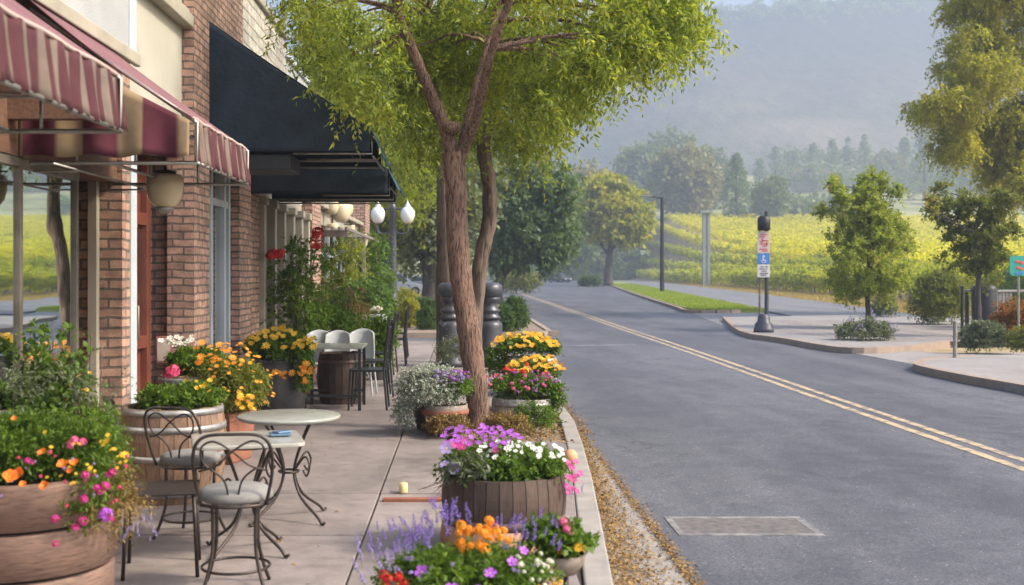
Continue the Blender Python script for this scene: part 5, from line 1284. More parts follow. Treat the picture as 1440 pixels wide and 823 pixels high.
def side_chair(label, loc, rz):
    t = thing('metal_chair', (0,0,0), label, 'chair', None)
    mb = MB(); mb.box(-.19,.19,-.19,.19,.43,.45); o = part('seat', mb, 'iron', t, bevel=.008)
    for sx in (-1, 1):
        for sy in (-1, 1):
            mb = MB(); mb.tube([(sx*.17, sy*.17, .43), (sx*.185, sy*.19, 0)], .011, 7); part('leg', mb, 'iron', t, smooth=True)
    mb = MB(); mb.tube(smooth_path([(-.18,-.18,.44),(-.18,-.24,.7),(-.16,-.27,.88),(0,-.28,.93),(.16,-.27,.88),(.18,-.24,.7),(.18,-.18,.44)], 6), .012, 7); part('back_frame', mb, 'iron', t, smooth=True)
    for x in (-.09, 0, .09):
        mb = MB(); mb.tube([(x,-.19,.45),(x*1.1,-.25,.72),(x*.6,-.28,.91)], .008, 6); part('back_bar', mb, 'iron', t, smooth=True)
    t.location = loc; t.rotation_euler = (0, 0, rz); return t
side_chair('dark iron chair tucked against the wooden tub, seat facing the tables', (-1.62, 6.15, 0), -PI/2+.2)
def bistro_table(label, loc, rz, z, square, r, mat):
    t = thing('bistro_table', (0,0,0), label, 'table', 'bistro tables on the sidewalk')
    mb = MB()
    if square:
        P = []; k = .07
        for cx_, cy_, a0 in ((1,1,0),(-1,1,PI/2),(-1,-1,PI),(1,-1,3*PI/2)):
            for j in range(6): a = a0+j*PI/10; P.append((cx_*(r-k)+k*math.cos(a), (cy_*(r-k)+k*math.sin(a))*.92))
        mb.prism(P, z-.022, z)
    else: mb.lathe([(0,z-.03),(r-.02,z-.03),(r,z-.018),(r,z-.004),(r-.008,z),(0,z)], n=52, cap=False)
    part('tabletop', mb, mat, t, smooth=not square, bevel=.005 if square else 0)
    mb = MB()
    mb.tube([(math.cos(a)*r*.62, math.sin(a)*r*.62, z-.035) for a in np.linspace(0, 2*PI, 33)], .009, 6)
    part('top_ring', mb, 'iron', t, smooth=True)
    for i in range(4):
        a = PI/4+i*PI/2; D = Vector((math.cos(a), math.sin(a), 0)); Dp = lambda rr, zz: tuple(D*rr+Vector((0,0,zz)))
        mb = MB(); mb.tube(smooth_path([Dp(r*.62, z-.03), Dp(r*.40, z*.78), Dp(r*.18, z*.55), Dp(r*.16, z*.40), Dp(r*.36, z*.22), Dp(r*.80, z*.07), Dp(r*.92, z*.012), Dp(r*1.0, z*.03)], 5), .0095, 7); part('leg', mb, 'iron', t, smooth=True)
        mb = MB(); mb.tube(smooth_path([Dp(r*.20, z*.5), Dp(r*.45, z*.62), Dp(r*.58, z*.54), Dp(r*.50, z*.44), Dp(r*.40, z*.49)], 5), .0065, 6); part('scroll', mb, 'iron', t, smooth=True)
    mb = MB(); mb.tube([(math.cos(a)*r*.19, math.sin(a)*r*.19, z*.46) for a in np.linspace(0, 2*PI, 25)], .008, 6); part('centre_ring', mb, 'iron', t, smooth=True)
    t.location = loc; t.rotation_euler = (0, 0, rz); return t
bistro_table('square bistro table with cream stone top directly behind the front chair', (-1.24, 6.55, 0), .25, .655, True, .31, 'marble_top')
bistro_table('round bistro table with thin grey top and curled iron legs', (-1.13, 7.42, 0), .1, .68, False, .335, 'stone_top')
mb = MB(); mb.obox((-1.06,6.62,.668), (.12,.10,.012), .3); mb.obox((-1.05,6.63,.680), (.09,.07,.01), .7); solo('folded_napkin', mb, 'car_paint_blue', 'folded dark blue napkins on the square bistro table', 'napkin', bevel=.003, loc=(-1.06,6.62,.66))

# ================================================================ far dining area
def cafe_table(label, x, y, w, dpt, z, mat):
    t = thing('cafe_table', (x,y,0), label, 'table', 'black framed cafe tables along the sidewalk')
    mb = MB(); mb.box(x-w/2,x+w/2,y-dpt/2,y+dpt/2,z-.03,z); part('tabletop', mb, mat, t, bevel=.006)
    for sx in (-1, 1):
        for sy in (-1, 1):
            mb = MB(); mb.box(x+sx*(w/2-.04)-.018, x+sx*(w/2-.04)+.018, y+sy*(dpt/2-.04)-.018, y+sy*(dpt/2-.04)+.018, 0, z-.031); part('leg', mb, 'black_metal', t)
    mb = MB(); mb.box(x-w/2+.06,x+w/2-.06,y-dpt/2+.03,y-dpt/2+.05,.16,.19); part('stretcher', mb, 'black_metal', t); mb = MB(); mb.box(x-w/2+.06,x+w/2-.06,y+dpt/2-.05,y+dpt/2-.03,.16,.19); part('stretcher', mb, 'black_metal', t)
    return t
cafe_table('pale topped black framed table with white chairs behind it, nearest of the cafe tables', -1.52, 13.6, .72, .7, .75, 'stone_top')
cafe_table('small far cafe table carrying a box of white flowers', -1.62, 19.6, .8, .7, .80, 'stone_top')
mb_ = None
def slat_chair(label, x, y, rz, grp='black metal cafe chairs in a row along the sidewalk'):
    t = thing('cafe_chair', (0,0,0), label, 'chair', grp)
    mb = MB(); mb.box(-.2,.2,-.2,.2,.45,.475); part('seat', mb, 'black_metal', t, bevel=.006)
    for sx in (-1, 1):
        mb = MB(); mb.tube([(sx*.19,.19,.46),(sx*.2,.21,0)], .013, 6); part('leg', mb, 'black_metal', t)
        mb = MB(); mb.tube([(sx*.19,-.26,.98),(sx*.19,-.2,.46),(sx*.2,-.24,0)], .013, 6); part('leg', mb, 'black_metal', t)
    for x_ in (-.13,-.065,0,.065,.13):
        mb = MB(); mb.tube([(x_,-.2,.48),(x_,-.255,.95)], .006, 5); part('back_slat', mb, 'black_metal', t)
    mb = MB(); mb.tube([(-.19,-.258,.96),(.19,-.258,.96)], .012, 6); mb.tube([(-.19,-.225,.68),(.19,-.225,.68)], .008, 6); part('back_rail', mb, 'black_metal', t)
    t.location = (x, y, 0); t.rotation_euler = (0, 0, rz); return t
for lab, x, y, rz in (('first black slatted chair, beside the pale cafe table', -1.12, 13.5, PI/2), ('black slatted chair just behind the first one', -1.16, 14.9, PI/2+.15), ('black slatted chair in the middle of the row, left of the leafy plant', -1.3, 16.3, PI/2),
                      ('black slatted chair behind the leafy plant', -1.3, 18.2, PI/2-.1), ('black slatted chair at the far cafe table', -1.22, 19.9, PI/2), ('last black slatted chair before the corner', -1.28, 21.8, PI/2)):
    slat_chair(lab, x, y, rz)
def shell_chair(label, x, y, rz):
    t = thing('white_chair', (0,0,0), label, 'chair', 'white plastic chairs at the cafe table')
    mb = MB()
    def bf(a, b_):
        ang = PI*(.12+.76*a); w = .20*(1-.10*b_**2); z = .42+b_*.44-.06*b_**4*abs(math.cos(ang))**2
        return (math.cos(ang)*w, .02+math.sin(ang)*.2+.06*b_, z)
    mb.grid(bf, 18, 10); o = part('backrest', mb, 'white_plastic', t, smooth=True); s = o.modifiers.new('s', 'SOLIDIFY'); s.thickness = .025
    mb = MB(); mb.prism([(-.22,-.2),(.22,-.2),(.23,.1),(.12,.23),(-.12,.23),(-.23,.1)], .42, .45); part('seat', mb, 'white_plastic', t, bevel=.01)
    for sx in (-1, 1):
        for sy in (-1, 1):
            mb = MB(); mb.tube([(sx*.16,sy*.14,.42),(sx*.2,sy*.18,0)], .014, 6); part('leg', mb, 'white_plastic', t)
    t.location = (x, y, 0); t.rotation_euler = (0, 0, rz); return t
shell_chair('white rounded chair at the left of the pale cafe table', -1.86, 14.75, .1); shell_chair('white rounded chair facing us across the pale cafe table', -1.62, 14.65, 0); shell_chair('white rounded chair at the right of the pale cafe table', -1.36, 15.1, -.1)
c = (-1.50, 14.15, 0); t = thing('storage_barrel', c, 'plain pale brown barrel standing under the cafe table end', 'barrel'); barrel(t, c, .26, .27, .62, 'stave_dark', (.08,.5), 'rust_hoop', .04, 22)
# leafy plants and roses along the front
def potted(label, x, y, h, rx, K, lf, leaf=.08, roses=None, cr=.3, ph=.4, pr=.24, pm='terracotta', z0=None, up=.3, drp=.4):
    t = thing('potted_plant', (x,y,0), label, 'plant')
    pot(t, (x,y,0), [(pr*.7,0),(pr*.75,.02),(pr,ph*.9),(pr*1.05,ph)], pm, 24, ph-.04, pr*.95)
    mb = MB()
    for i in range(7): a = rnd.uniform(0, 6.28); limb(mb, [(x,y,ph-.05),(x+math.cos(a)*rx*.3,y+math.sin(a)*rx*.3,ph+(h-ph)*.5),(x+math.cos(a)*rx*.6,y+math.sin(a)*rx*.5,h*.93)], .014, .005, 5, 4)
    part('stem', mb, 'bark_grey', t)
    z0 = z0 or ph; f = np_part('foliage', sprays(ell_pts((x,y,(z0+h)/2), (rx,rx*.8,(h-z0)/2), K, .3), cr, 9, 7, leaf, leaf*.42, up, drp), lf, t)
    if roses: put_flowers(f, roses, 'cluster', 'petal_red', .085, face=-.8)
    return t
potted('tall leafy rose bush with red blooms climbing the cream shopfront', -2.18, 15.2, 2.1, .38, 54, 'leaf_plant', .08, [at(384,358,14.8),at(394,357,14.8),at(378,359,14.8),at(446,332,14.6),at(449,344,14.6),at(441,344,14.6),at(447,328,14.6)], .26)
potted('dense green bush behind the white chairs', -1.8, 16.6, 1.5, .40, 52, 'leaf_plant', .07, None, .22)
potted('thin brownish twiggy shrub between the cafe plants', -1.95, 17.8, 1.5, .5, 80, 'leaf_dry', .06, None, .3)
potted('blue green bushy plant at the cafe front', -1.75, 20.2, 1.45, .5, 110, 'leaf_dark_plant', .09, None, .3)
potted('upright bright green plant beside the far chairs', -1.28, 17.2, 1.0, .22, 70, 'leaf_fresh', .07, None, .2, .2, .16, 'dark_pot')
potted('tall pale green climber on the cafe posts', -2.25, 22.0, 2.4, .45, 70, 'leaf_elm_deep', .09, None, .35)
potted('far leafy climber near the end pier of the cafe', -2.3, 27.5, 2.7, .6, 110, 'leaf_plant', .1, None, .4)
t = thing('flower_box', (-1.6,19.6,.80), 'white flower box standing on the far cafe table', 'flower box'); mb = MB(); mb.box(-1.9,-1.3,19.5,19.7,.802,.90); part('box', mb, 'white_plastic', t, bevel=.008)
f = foliage(t, (-1.6,19.6,.95), (.28,.1,.06), 30, 'leaf_sage', .03, .015, .08, 7, 5); put_flowers(f, [(-1.6+rnd.uniform(-.28,.28), 19.55, .98+rnd.uniform(-.03,.05)) for _ in range(16)], 'cluster', 'petal_white', .04)

# ================================================================ lamps
def globe(t, c, r, hgt, mat='cream_glass', n=28):
    mb = MB(); mb.lathe([(r*.40,-hgt*.5),(r*.62,-hgt*.44),(r*.86,-hgt*.26),(r*.98,0),(r,hgt*.22),(r*.97,hgt*.38),(r*.86,hgt*.47),(r*.45,hgt*.5)], c, n); return part('globe', mb, mat, t, smooth=True)
c = tuple(at(232,268,7.9)); t = thing('hanging_lamp', (c[0],c[1],c[2]+.2), 'cream glass globe lamp hanging under the smaller striped awning', 'lamp')
globe(t, c, .128, .235)
mb = MB(); mb.lathe([(.004,-.045),(.03,-.035),(.055,-.012),(.062,.0),(.03,.012)], (c[0],c[1],c[2]-.122), 20); part('finial', mb, 'steel_hoop', t, smooth=True)
mb = MB(); mb.lathe([(.075,0),(.08,.02),(.02,.03),(.008,.05)], (c[0],c[1],c[2]+.115), 18); mb.tube([(c[0],c[1],c[2]+.14),(c[0],c[1],c[2]+.42)], .007, 6); mb.tube([(c[0],c[1],c[2]+.42),(-2.6,c[1],c[2]+.42)], .009, 6); part('hanger', mb, 'iron', t, smooth=True)
for i, (px, py, d, r, lab) in enumerate(((506,340,26,.19,'round cream globe lamp hanging from the slatted canopy'), (480,300,24,.20,'cream globe lamp tucked behind the canopy slats'), (492,322,28,.13,'smaller cream lamp at the back of the canopy'), (466,292,22.5,.15,'cream lamp nearest the red brick pier of the cafe'), (488,296,27,.15,'cream lamp high under the far end of the canopy'), (468,322,23,.12,'low small cream lamp beside the cafe window'))):
    c = tuple(at(px, py, d)); t = thing('hanging_lamp', (c[0],c[1],c[2]+r), lab, 'lamp'); globe(t, c, r, r*1.9, n=20)
    mb = MB(); mb.tube([(c[0],c[1],c[2]+r*.9),(c[0],c[1],c[2]+r+.2)], .012, 6); mb.tube([(c[0],c[1],c[2]+r+.2),(-2.7,c[1],c[2]+r+.2)], .012, 6); part('hanger', mb, 'iron', t)
# twin globe street lamp
def twin_lamp(x, y, label):
    t = thing('street_lamp', (x,y,0), label, 'street lamp')
    mb = MB(); mb.lathe([(.30,0),(.30,.12),(.22,.2),(.2,.5),(.25,.55),(.16,.62),(.145,1.2),(.125,2.4),(.115,3.75),(.15,3.8),(.10,3.9),(.02,4.2)], (x,y,0), 20); part('post', mb, 'cast_iron', t, smooth=True)
    for s in (-1, 1):
        mb = MB(); mb.tube(smooth_path([(x,y,3.1),(x+s*.25,y,2.95),(x+s*.5,y,3.02),(x+s*.5,y,3.28)], 5), .035, 8); a = part('arm', mb, 'cast_iron', t, smooth=True); mb = MB(); mb.tube([(x,y,3.78),(x+s*.5,y,3.80)], .03, 8); part('stay', mb, 'cast_iron', t, smooth=True)
        mb = MB(); mb.lathe([(.09,-.30),(.19,-.22),(.245,-.04),(.24,.10),(.17,.22),(.09,.27),(.10,.31),(.05,.36),(.02,.44),(.01,.50)], (x+s*.5,y,3.6), 20); part('globe', mb, 'frosted_glass', t, smooth=True)
    mb = MB(); mb.box(x-.62,x-.2,y-.012,y+.012,1.95,2.75); part('banner', mb, 'car_paint_dark', t)
    mb = MB(); mb.tube([(x,y,2.78),(x-.65,y,2.78)], .02, 6); mb.tube([(x,y,1.93),(x-.65,y,1.93)], .02, 6); part('banner_arm', mb, 'cast_iron', t)
twin_lamp(-2.35, 38.5, 'black cast iron lamp post with two white globes and a dark banner')
c = tuple(at(499,308,33)); t = thing('street_lamp', (c[0],33,0), 'white globe lamp with pointed finials partly hidden by the cafe pier', 'street lamp')
mb = MB(); mb.lathe([(.14,0),(.1,.3),(.06,2.7),(.1,2.75)], (c[0],33,0), 14); part('post', mb, 'galvanised', t, smooth=True); mb = MB(); mb.lathe([(.12,-.35),(.24,-.1),(.22,.18),(.1,.34),(.06,.5),(.1,.56),(.02,.85)], (c[0],33,3.05), 18); part('globe', mb, 'frosted_glass', t, smooth=True)
# wooden utility pole and cast-iron bollards
t = thing('utility_pole', (-.34,20.6,-.04), 'brown wooden utility pole just left of the street tree trunk', 'utility pole'); mb = MB(); mb.tube([(-.34,20.6,-.04),(-.34,20.6,8.5)], [.135,.115], 14); part('pole', mb, 'pole_wood', t, smooth=True)
def bollard(x, y, label):
    t = thing('cast_bollard', (x,y,0), label, 'bollard', 'cast iron urn topped posts')
    mb = MB(); mb.lathe([(.26,0),(.27,.08),(.225,.14),(.22,.66),(.225,.72),(.20,.76),(.16,.80)], (x,y,0), 32); part('base', mb, 'cast_iron', t, smooth=True)
    mb = MB(); mb.lathe([(.155,.80),(.185,.83),(.19,.86),(.15,.89),(.145,.92),(.175,.95),(.175,.98),(.135,1.01),(.13,1.10),(.165,1.13),(.185,1.17),(.17,1.2)], (x,y,0), 32); part('neck', mb, 'cast_iron', t, smooth=True)
    mb = MB(); mb.lathe([(.17,1.2),(.215,1.24),(.225,1.33),(.215,1.40),(.15,1.445),(.0,1.455)], (x,y,0), 32, cap=False); part('cap', mb, 'cast_iron', t, smooth=True)
bollard(-.20, 19.6, 'cast iron urn topped post left of the street tree trunk'); bollard(.47, 19.6, 'cast iron urn topped post right of the street tree trunk')
# slender street light on the lawn
b0 = at(931,410,100); b0.z = 0; t = thing('street_light', b0, 'tall thin black street light with a short arm on the lawn strip', 'street light')
mb = MB(); mb.tube([b0, b0+Vector((0,0,8.3))], [.2,.15], 10); part('pole', mb, 'black_metal', t); mb = MB(); mb.tube([b0+Vector((.1,0,8.2)), b0+Vector((-.8,0,8.35)), b0+Vector((-1.5,0,8.4))], .07, 6); part('arm', mb, 'black_metal', t); mb = MB(); mb.obox(b0+Vector((-1.4,0,8.42)), (1.0,.35,.16)); part('lamp_head', mb, 'galvanised', t, bevel=.03)
# concrete post in the vines
b0 = at(993,356,150); z_ = float(gz(b0.x, 150)); t = thing('concrete_pillar', (b0.x,150,z_), 'grey grooved concrete pillar with flat cap standing in the vineyard', 'pillar'); mb = MB()
top = at(993,300,150).z
mb.box(b0.x-.48,b0.x-.14,149.7,150.3,z_-1,top); mb.box(b0.x+.14,b0.x+.48,149.7,150.3,z_-1,top); mb.box(b0.x-.15,b0.x+.15,149.82,150.18,z_-1,top); part('shaft', mb, 'concrete_post', t); mb = MB(); mb.box(b0.x-.85,b0.x+.85,149.5,150.5,top,top+.3); part('cap', mb, 'concrete_post', t, bevel=.03)

# ================================================================ signs on the right
x, y = 8.22, 31.1
t = thing('sign_post', (x,y,0), 'parking sign post on a black fluted base at the right kerb', 'sign post')
mb = MB(); mb.lathe([(.27,0),(.27,.10),(.24,.13),(.24,.22),(.17,.30),(.16,.42),(.10,.50)], (x+.02,y,0), 24); part('base', mb, 'cast_iron', t, smooth=True)
mb = MB(); mb.tube([(x-.09,y,.4),(x-.09,y,3.0)], .03, 8); part('post', mb, 'weathered_post', t); mb = MB(); mb.tube([(x+.1,y,.4),(x+.10,y,3.3)], .055, 10); part('post', mb, 'cast_iron', t)
mb = MB(); mb.lathe([(.15,2.78),(.17,2.80),(.17,3.10),(.12,3.17),(.0,3.18)], (x+.02,y-.02,0), 20, cap=False); part('hood', mb, 'black_metal', t, smooth=True)
def plate(t, x0, x1, z0, z1, yy, mat, nm='sign_plate'):
    P = [(x0,z0),(x1,z0),(x1,z1),(x0,z1)]; mb = MB(); mb.box(x0,x1,yy-.012,yy,z0,z1); return part(nm, mb, mat, t, bevel=.01)
p1 = plate(t, x-.17, x+.17, 2.16, 2.76, y-.06, 'sign_pink')
p2 = plate(t, x-.17, x+.17, 1.86, 2.15, y-.06, 'sign_blue'); p3 = plate(t, x-.17, x+.17, 1.50, 1.85, y-.06, 'sign_white')
mb = MB()
for zz, x0, x1 in ((2.66,-.09,.10),(2.60,-.12,.04),(2.50,-.05,.13),(2.47,-.11,-.07),(2.41,-.10,.12),(2.35,-.03,.08),(2.27,-.12,.1),(2.22,-.05,.12)): mb.box(x+x0,x+x1,y-.078,y-.073,zz-.014,zz+.014)
mb.box(x-.05,x-.02,y-.078,y-.073,2.44,2.56); mb.box(x+.07,x+.1,y-.078,y-.073,2.36,2.46); part('red_marks', mb, 'sign_red', p1)
mb = MB(); mb.ball((x,y-.075,2.075), (.03,.006,.03), 8, 6); mb.box(x-.035,x+.0,y-.08,y-.074,1.95,2.05); mb.box(x-.0,x+.05,y-.08,y-.074,1.95,1.98); mb.box(x+.035,x+.06,y-.08,y-.074,1.91,1.965); mb.tube([(x-.01+.055*math.cos(a), y-.077, 1.945+.05*math.sin(a)) for a in np.linspace(-3.6, .4, 12)], .008, 5); part('symbol', mb, 'sign_white', p2)
mb = MB()
for zz, x0, x1 in ((1.79,-.08,-.01),(1.79,.03,.12),(1.73,-.12,.03),(1.73,.06,.1),(1.67,-.06,.09),(1.61,-.1,.12),(1.56,-.09,.07)): mb.box(x+x0,x+x1,y-.078,y-.073,zz-.012,zz+.012)
part('dark_marks', mb, 'sign_ink', p3)
# green sign at the right edge
c = at(1432,374,27); t = thing('round_sign', (c.x,27,0), 'green rounded sign with red marks on a thin post at the right edge', 'sign')
mb = MB(); k = []
for cx_, cz_, a0 in ((1,1,0),(-1,1,PI/2),(-1,-1,PI),(1,-1,3*PI/2)):
    for j in range(6): a = a0+j*PI/10; k.append((c.x+cx_*.12+.09*math.cos(a), c.z+cz_*.15+.09*math.sin(a)))
n = len(k); mb.add([(a, 26.98, b) for a, b in k]+[(a, 27.0, b) for a, b in k], [tuple(range(n)), tuple(range(2*n-1, n-1, -1))]+[(i, i+n, (i+1)%n+n, (i+1)%n) for i in range(n)]); pl = part('sign_plate', mb, 'sign_green', t)
for dx, dz, r in ((-.04,.10,.05),(.06,.07,.055),(-.02,-.04,.05),(.05,-.07,.05)):
    mb = MB(); mb.ball((c.x+dx,26.975,c.z+dz), (r,.006,r*.7), 9, 6, .15); part('red_mark', mb, 'sign_red', pl)
mb = MB(); mb.box(c.x-.08,c.x+.1,26.968,26.978,c.z-.2,c.z-.15); part('blue_mark', mb, 'sign_blue', pl)
mb = MB(); mb.tube([(c.x+.02,27.04,0),(c.x+.02,27.04,c.z+.2)], .03, 8); part('post', mb, 'galvanised', t)
# bin, metal shelter, posts
c = gp(1384,464); t = thing('refuse_bin', (c[0],c[1],0), 'tall dark refuse bin behind the sage bush', 'bin'); mb = MB(); mb.lathe([(.30,0),(.33,.05),(.34,1.15),(.30,1.25),(.05,1.32)], (c[0],c[1],0), 18); part('body', mb, 'black_metal', t, smooth=True)
mb = MB(); mb.lathe([(.36,1.13),(.36,1.18)], (c[0],c[1],0), 18, cap=False); part('lid_ring', mb, 'cast_iron', t)
x0, y0 = gp(1402,462); t = thing('metal_cabinet', (x0,y0,0), 'low grey corrugated metal cabinet with open front, left of the green sign', 'cabinet')
mb = MB()
for i in range(9): mb.box(x0-.45+.1*i, x0-.37+.1*i, y0-.02, y0+.02, .2, 1.05)
mb.box(x0-.5,x0+.45,y0+.02,y0+.04,.2,1.05); part('side_panel', mb, 'galvanised', t); mb = MB(); mb.box(x0-.6,x0+1.5,y0-.1,y0+1.1,1.06,1.12); part('roof', mb, 'galvanised', t, bevel=.01)
for dx, dy in ((-.45,0),(1.4,0),(1.4,1.0),(-.45,1.0)): mb = MB(); mb.box(x0+dx-.03,x0+dx+.03,y0+dy-.03,y0+dy+.03,0,1.05); part('leg', mb, 'black_metal', t)
for i, (px, py, hh, lab) in enumerate(((1343,503,.66,'short thin metal post at the driveway edge'), (1353,474,1.25,'black post left of the young tree trunk'), (1361,470,1.0,'lower black post right beside the young tree trunk'))):
    c = gp(px, py); t = thing('marker_post', (c[0],c[1],0), lab, 'post'); mb = MB(); mb.tube([(c[0],c[1],0),(c[0],c[1],hh)], .04, 8); mb.lathe([(.05,hh),(.045,hh+.03),(.0,hh+.04)], (c[0],c[1],0), 10, cap=False); part('post', mb, 'black_metal' if i else 'galvanised', t)
# ---------------------------------------------------------------- bushes
def bush(name, label, px, py, d, rx, rz, lf, leaf=.08, K=120, cr=None, flowers=None, up=.4, z0=0, grp=None, drp=.15):
    x = (px-650)/1600*d; t = thing(name, (x,d,z0), label, 'shrub', grp); rxm = rx/1600*d; rzm = rz/1600*d; cr = cr or rxm*.3
    f = foliage(t, (x,d,z0+rzm*.35), (rxm,rxm*.8,rzm*.75), K, lf, leaf, leaf*.45, cr, 9, 6, up, drp, zmin=-.5)
    if flowers: put_flowers(f, dome((x,d,z0+rzm*.3), (rxm,rxm*.8,rzm*.85), flowers[2], .1), flowers[0], flowers[1], flowers[3])
    return t
bush('round_bush', 'dense rounded green bush on the kerbed island left of the road', 722, 446, 32.4, 22, 50, 'leaf_hedge', .07, 260, .22)
bush('round_bush', 'smaller dense bush leaning on the rounded island bush', 708, 450, 31.6, 14, 40, 'leaf_hedge', .07, 120, .2)
bush('lavender_bush', 'spreading mauve lavender bush around the first young tree on the right', 1216, 488, 27.4, 46, 30, 'leaf_sage', .06, 150, .22, ('spike','petal_lavender',50,.03), .9)
bush('sage_bush', 'low grey green sage bush in front of the splayed young tree', 1382, 503, 24.5, 36, 40, 'leaf_sage', .06, 170, .22, None, .7)
bush('shrub', 'large pale olive shrub behind the posts', 1320, 462, 36, 46, 84, 'leaf_olive', .09, 330, .38, None, .7)
bush('shrub', 'rusty orange shrub under the green sign', 1430, 480, 27.5, 38, 62, 'leaf_rust', .07, 240, .28, None, .6)
bush('shrub', 'small pale green shrub at the right edge in front of the rusty one', 1438, 505, 24, 20, 34, 'leaf_olive', .06, 80, .2, None, .6)
bush('shrub', 'small silvery shrub on the verge behind the first young tree', 1243, 447, 42, 18, 32, 'leaf_sage', .08, 90, .26, None, .7)
bush('shrub', 'dark green shrub beyond the metal cabinet', 1425, 440, 46, 50, 70, 'leaf_dark_plant', .1, 200, .45, None, .5)
bush('shrub', 'grassy shrub clump at the yellow lawn tree foot', 830, 397, 150, 18, 16, 'leaf_hedge', .25, 90, .7)
for i, (px, py, d, rx, rz, lf, lab) in enumerate(((575,470,34,18,44,'leaf_golden','yellow green clipped bush by the twin lamp post'), (600,472,33,16,32,'leaf_hedge','dark green clipped bush at the side street kerb'), (572,440,44,24,40,'leaf_golden','taller yellow green bush near the parked cars'), (596,448,40,18,34,'leaf_hedge','bushy hedge below the parked cars'), (540,470,35,22,60,'leaf_plant','mixed green bush at the cafe corner'), (625,465,38,18,40,'leaf_dark_plant','dark bush behind the wooden pole'), (650,455,40,20,40,'leaf_hedge','green bush in the gap between the two bollards'), (730,410,100,34,36,'leaf_olive','pale round bush under the large dark tree'))):
    bush('hedge_bush', lab, px, py, d, rx, rz, lf, .08 if d < 60 else .2, 150, rx/1600*d*.35)
# ---------------------------------------------------------------- cars
def car(label, x, y, z, rz, paint, suv=False):
    t = thing('parked_car', (0,0,0), label, 'car', 'cars parked beyond the side street')
    L, Wd, H = 4.5, 1.8, (1.7 if suv else 1.45)
    def body(s, prof, half):
        mb = MB(); n = len(prof); mb.add([(a, -half(b_), b_) for a, b_ in prof]+[(a, half(b_), b_) for a, b_ in prof], [tuple(range(n)), tuple(range(2*n-1, n-1, -1))]+[(i, i+n, (i+1)%n+n, (i+1)%n) for i in range(n)]); return mb
    low = [(-2.2,.3),(-2.25,.6),(-2.15,.92),(-1.2,.98),(1.0,.98),(1.95,.82),(2.22,.62),(2.2,.3)]
    part('body', body(0, low, lambda z_: .9), paint, t, bevel=.06, smooth=False)
    cab = [(-1.85,.96),(-1.5,H-.05),(-1.1,H),(.3,H),(.55,H-.06),(1.15,.96)]
    part('cabin', body(0, cab, lambda z_: .84-.22*(z_-.96)/(H-.96)), paint, t, bevel=.05)
    for s in (-1, 1):
        mb = MB()
        for a0, a1, b0, b1 in ((-1.45,-.5,-1.25,-.5),(-.42,.85,-.42,.35)):
            y0_, y1_ = s*.855, s*.70; mb.add([(a0,s*.838,1.02),(a1,s*.838,1.02),(b1,s*.68,H-.12),(b0,s*.68,H-.12)], [(0,1,2,3)])
        part('side_window', mb, 'car_glass', t)
    mb = MB(); mb.add([(1.12,-.75,1.02),(1.12,.75,1.02),(.62,.62,H-.1),(.62,-.62,H-.1)], [(0,1,2,3)]); part('windscreen', mb, 'car_glass', t)
    mb = MB(); mb.add([(-1.87,-.75,1.02),(-1.87,.75,1.02),(-1.58,.62,H-.12),(-1.58,-.62,H-.12)], [(0,3,2,1)]); part('rear_window', mb, 'car_glass', t)
    for sx in (-1.4, 1.38):
        for s in (-1, 1):
            mb = MB(); P = [(sx, s*.80, .32),(sx, s*.93, .32)]; mb.tube(P, .33, 18); w_ = part('wheel', mb, 'tyre', t); mb = MB(); mb.tube([(sx, s*.93, .32),(sx, s*.945, .32)], .19, 14); part('rim', mb, 'steel_hoop', w_)
    for s in (-1, 1):
        mb = MB(); mb.box(2.17,2.24,s*.62-.16,s*.62+.16,.6,.74); part('headlight', mb, 'frosted_glass', t, bevel=.02); mb = MB(); mb.box(-2.27,-2.2,s*.66-.12,s*.66+.12,.66,.84); part('tail_light', mb, 'light_red', t, bevel=.02)
    t.location = (x, y, z); t.rotation_euler = (0, 0, rz)
    return t
car('white parked car at the left of the row seen past the lamp post', -5.0, 84, 0, .25, 'car_paint_white', True)
car('silver blue parked car behind the lamp post', -3.6, 92, 0, -.1, 'car_paint_silver')
car('blue parked car with white roof line right of the lamp post', -6.6, 100, .1, .15, 'car_paint_blue', True)
car('white parked car next to the grey leaning tree trunk', -1.8, 104, 0, .0, 'car_paint_white')
x_ = (787-650)/1600*205; car('dark car parked at the far bend of the road', x_, 205, 0, -.9, 'car_paint_dark', True)
mb = None
# ---------------------------------------------------------------- farm roofs
for px, w_, d, rm, lab in ((1140, 8.5, 560, 'terracotta', 'farmhouse with pinkish roof, left of the two in the haze'), (1192, 11, 570, 'roof_slate', 'farmhouse with dark slate roof, right of the two in the haze')):
    b0 = at(px, 253, d); t = thing('farmhouse', b0, lab, 'house'); x, y, z = b0
    mb = MB(); mb.box(x-w_, x+w_, y-5, y+5, z-6, z+2.6); part('wall', mb, 'stucco_cream', t)
    mb = MB(); mb.add([(x-w_-.6,y-5.6,z+2.5),(x+w_+.6,y-5.6,z+2.5),(x+w_+.6,y+5.6,z+2.5),(x-w_-.6,y+5.6,z+2.5),(x-w_+2,y,z+5.4),(x+w_-2,y,z+5.4)], [(0,1,5,4),(1,2,5),(2,3,4,5),(3,0,4),(0,3,2,1)]); part('roof', mb, rm, t)
    for k in (-.5, 0, .5):
        mb = MB(); mb.box(x+k*w_-.8, x+k*w_+.8, y-5.05, y-5.003, z+.4, z+1.8); part('window', mb, 'car_glass', t)
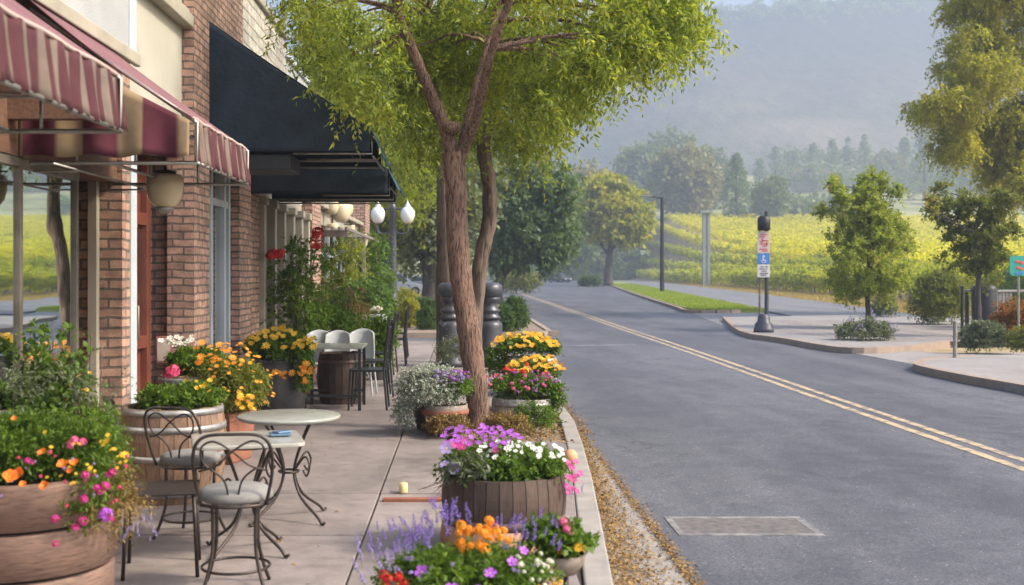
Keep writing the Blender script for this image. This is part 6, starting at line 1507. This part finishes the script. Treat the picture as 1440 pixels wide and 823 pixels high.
# ================================================================ haze, light, camera
m = bpy.data.materials.new('haze_air'); m.use_nodes = True; nt = m.node_tree; nt.nodes.clear()
out = nt.nodes.new('ShaderNodeOutputMaterial'); pv = nt.nodes.new('ShaderNodeVolumePrincipled')
pv.inputs['Color'].default_value = HC; pv.inputs['Density'].default_value = HAZE; pv.inputs['Anisotropy'].default_value = .25
nt.links.new(pv.outputs[0], out.inputs['Volume'])
try: m.cycles.homogeneous_volume = True
except Exception: pass
MATS['haze_air'] = m
mb = MB(); mb.box(-760, 1140, -60, 1160, -2.5, 300)
hz_ = solo('haze', mb, 'haze_air', kind='stuff', label='pale blue morning haze over the valley')

w = bpy.data.worlds.new('World'); scene.world = w; w.use_nodes = True; nt = w.node_tree; nt.nodes.clear()
sky = nt.nodes.new('ShaderNodeTexSky'); sky.sky_type = 'NISHITA'; sky.sun_disc = False
SUN_EL, SUN_AZ = 42, 104      # degrees; azimuth from straight ahead, plus is to the right
sky.sun_elevation = R(SUN_EL); sky.sun_rotation = R(SUN_AZ)
sky.air_density = 1.0; sky.dust_density = 4.0; sky.ozone_density = 1.0
bg = nt.nodes.new('ShaderNodeBackground'); bg.inputs[1].default_value = .15
wo = nt.nodes.new('ShaderNodeOutputWorld'); nt.links.new(sky.outputs[0], bg.inputs[0]); nt.links.new(bg.outputs[0], wo.inputs[0])
sl = bpy.data.lights.new('sun', 'SUN'); sl.energy = SUN; sl.angle = R(9); sl.color = (1, .90, .74)
so = bpy.data.objects.new('sun', sl); col.objects.link(so)
d = Vector((math.sin(R(SUN_AZ))*math.cos(R(SUN_EL)), math.cos(R(SUN_AZ))*math.cos(R(SUN_EL)), math.sin(R(SUN_EL))))
so.rotation_euler = d.to_track_quat('Z', 'Y').to_euler(); so.location = d*50

cam = bpy.data.cameras.new('camera'); co = bpy.data.objects.new('camera', cam); col.objects.link(co)
co.location = (0, 0, 1.6); co.rotation_euler = (R(90), 0, 0)
cam.sensor_width = 36; cam.lens = 40; cam.shift_x = 70/1440; cam.shift_y = -26.5/1440
cam.clip_start = .1; cam.clip_end = 4000
cam.dof.use_dof = True; cam.dof.focus_distance = 11.5; cam.dof.aperture_fstop = 2.8
scene.camera = co
scene.render.engine = 'CYCLES'
cy = scene.cycles
cy.max_bounces = 8; cy.diffuse_bounces = 3; cy.glossy_bounces = 3; cy.transmission_bounces = 4; cy.transparent_max_bounces = 8; cy.volume_bounces = 1
cy.use_denoising = True; cy.sample_clamp_indirect = 6; cy.caustics_reflective = False; cy.caustics_refractive = False
vs = scene.view_settings; vs.view_transform = 'Standard'; vs.look = 'None'; vs.gamma = 1; vs.use_curve_mapping = False; vs.exposure = EXPO
for me in bpy.data.meshes:
    pass
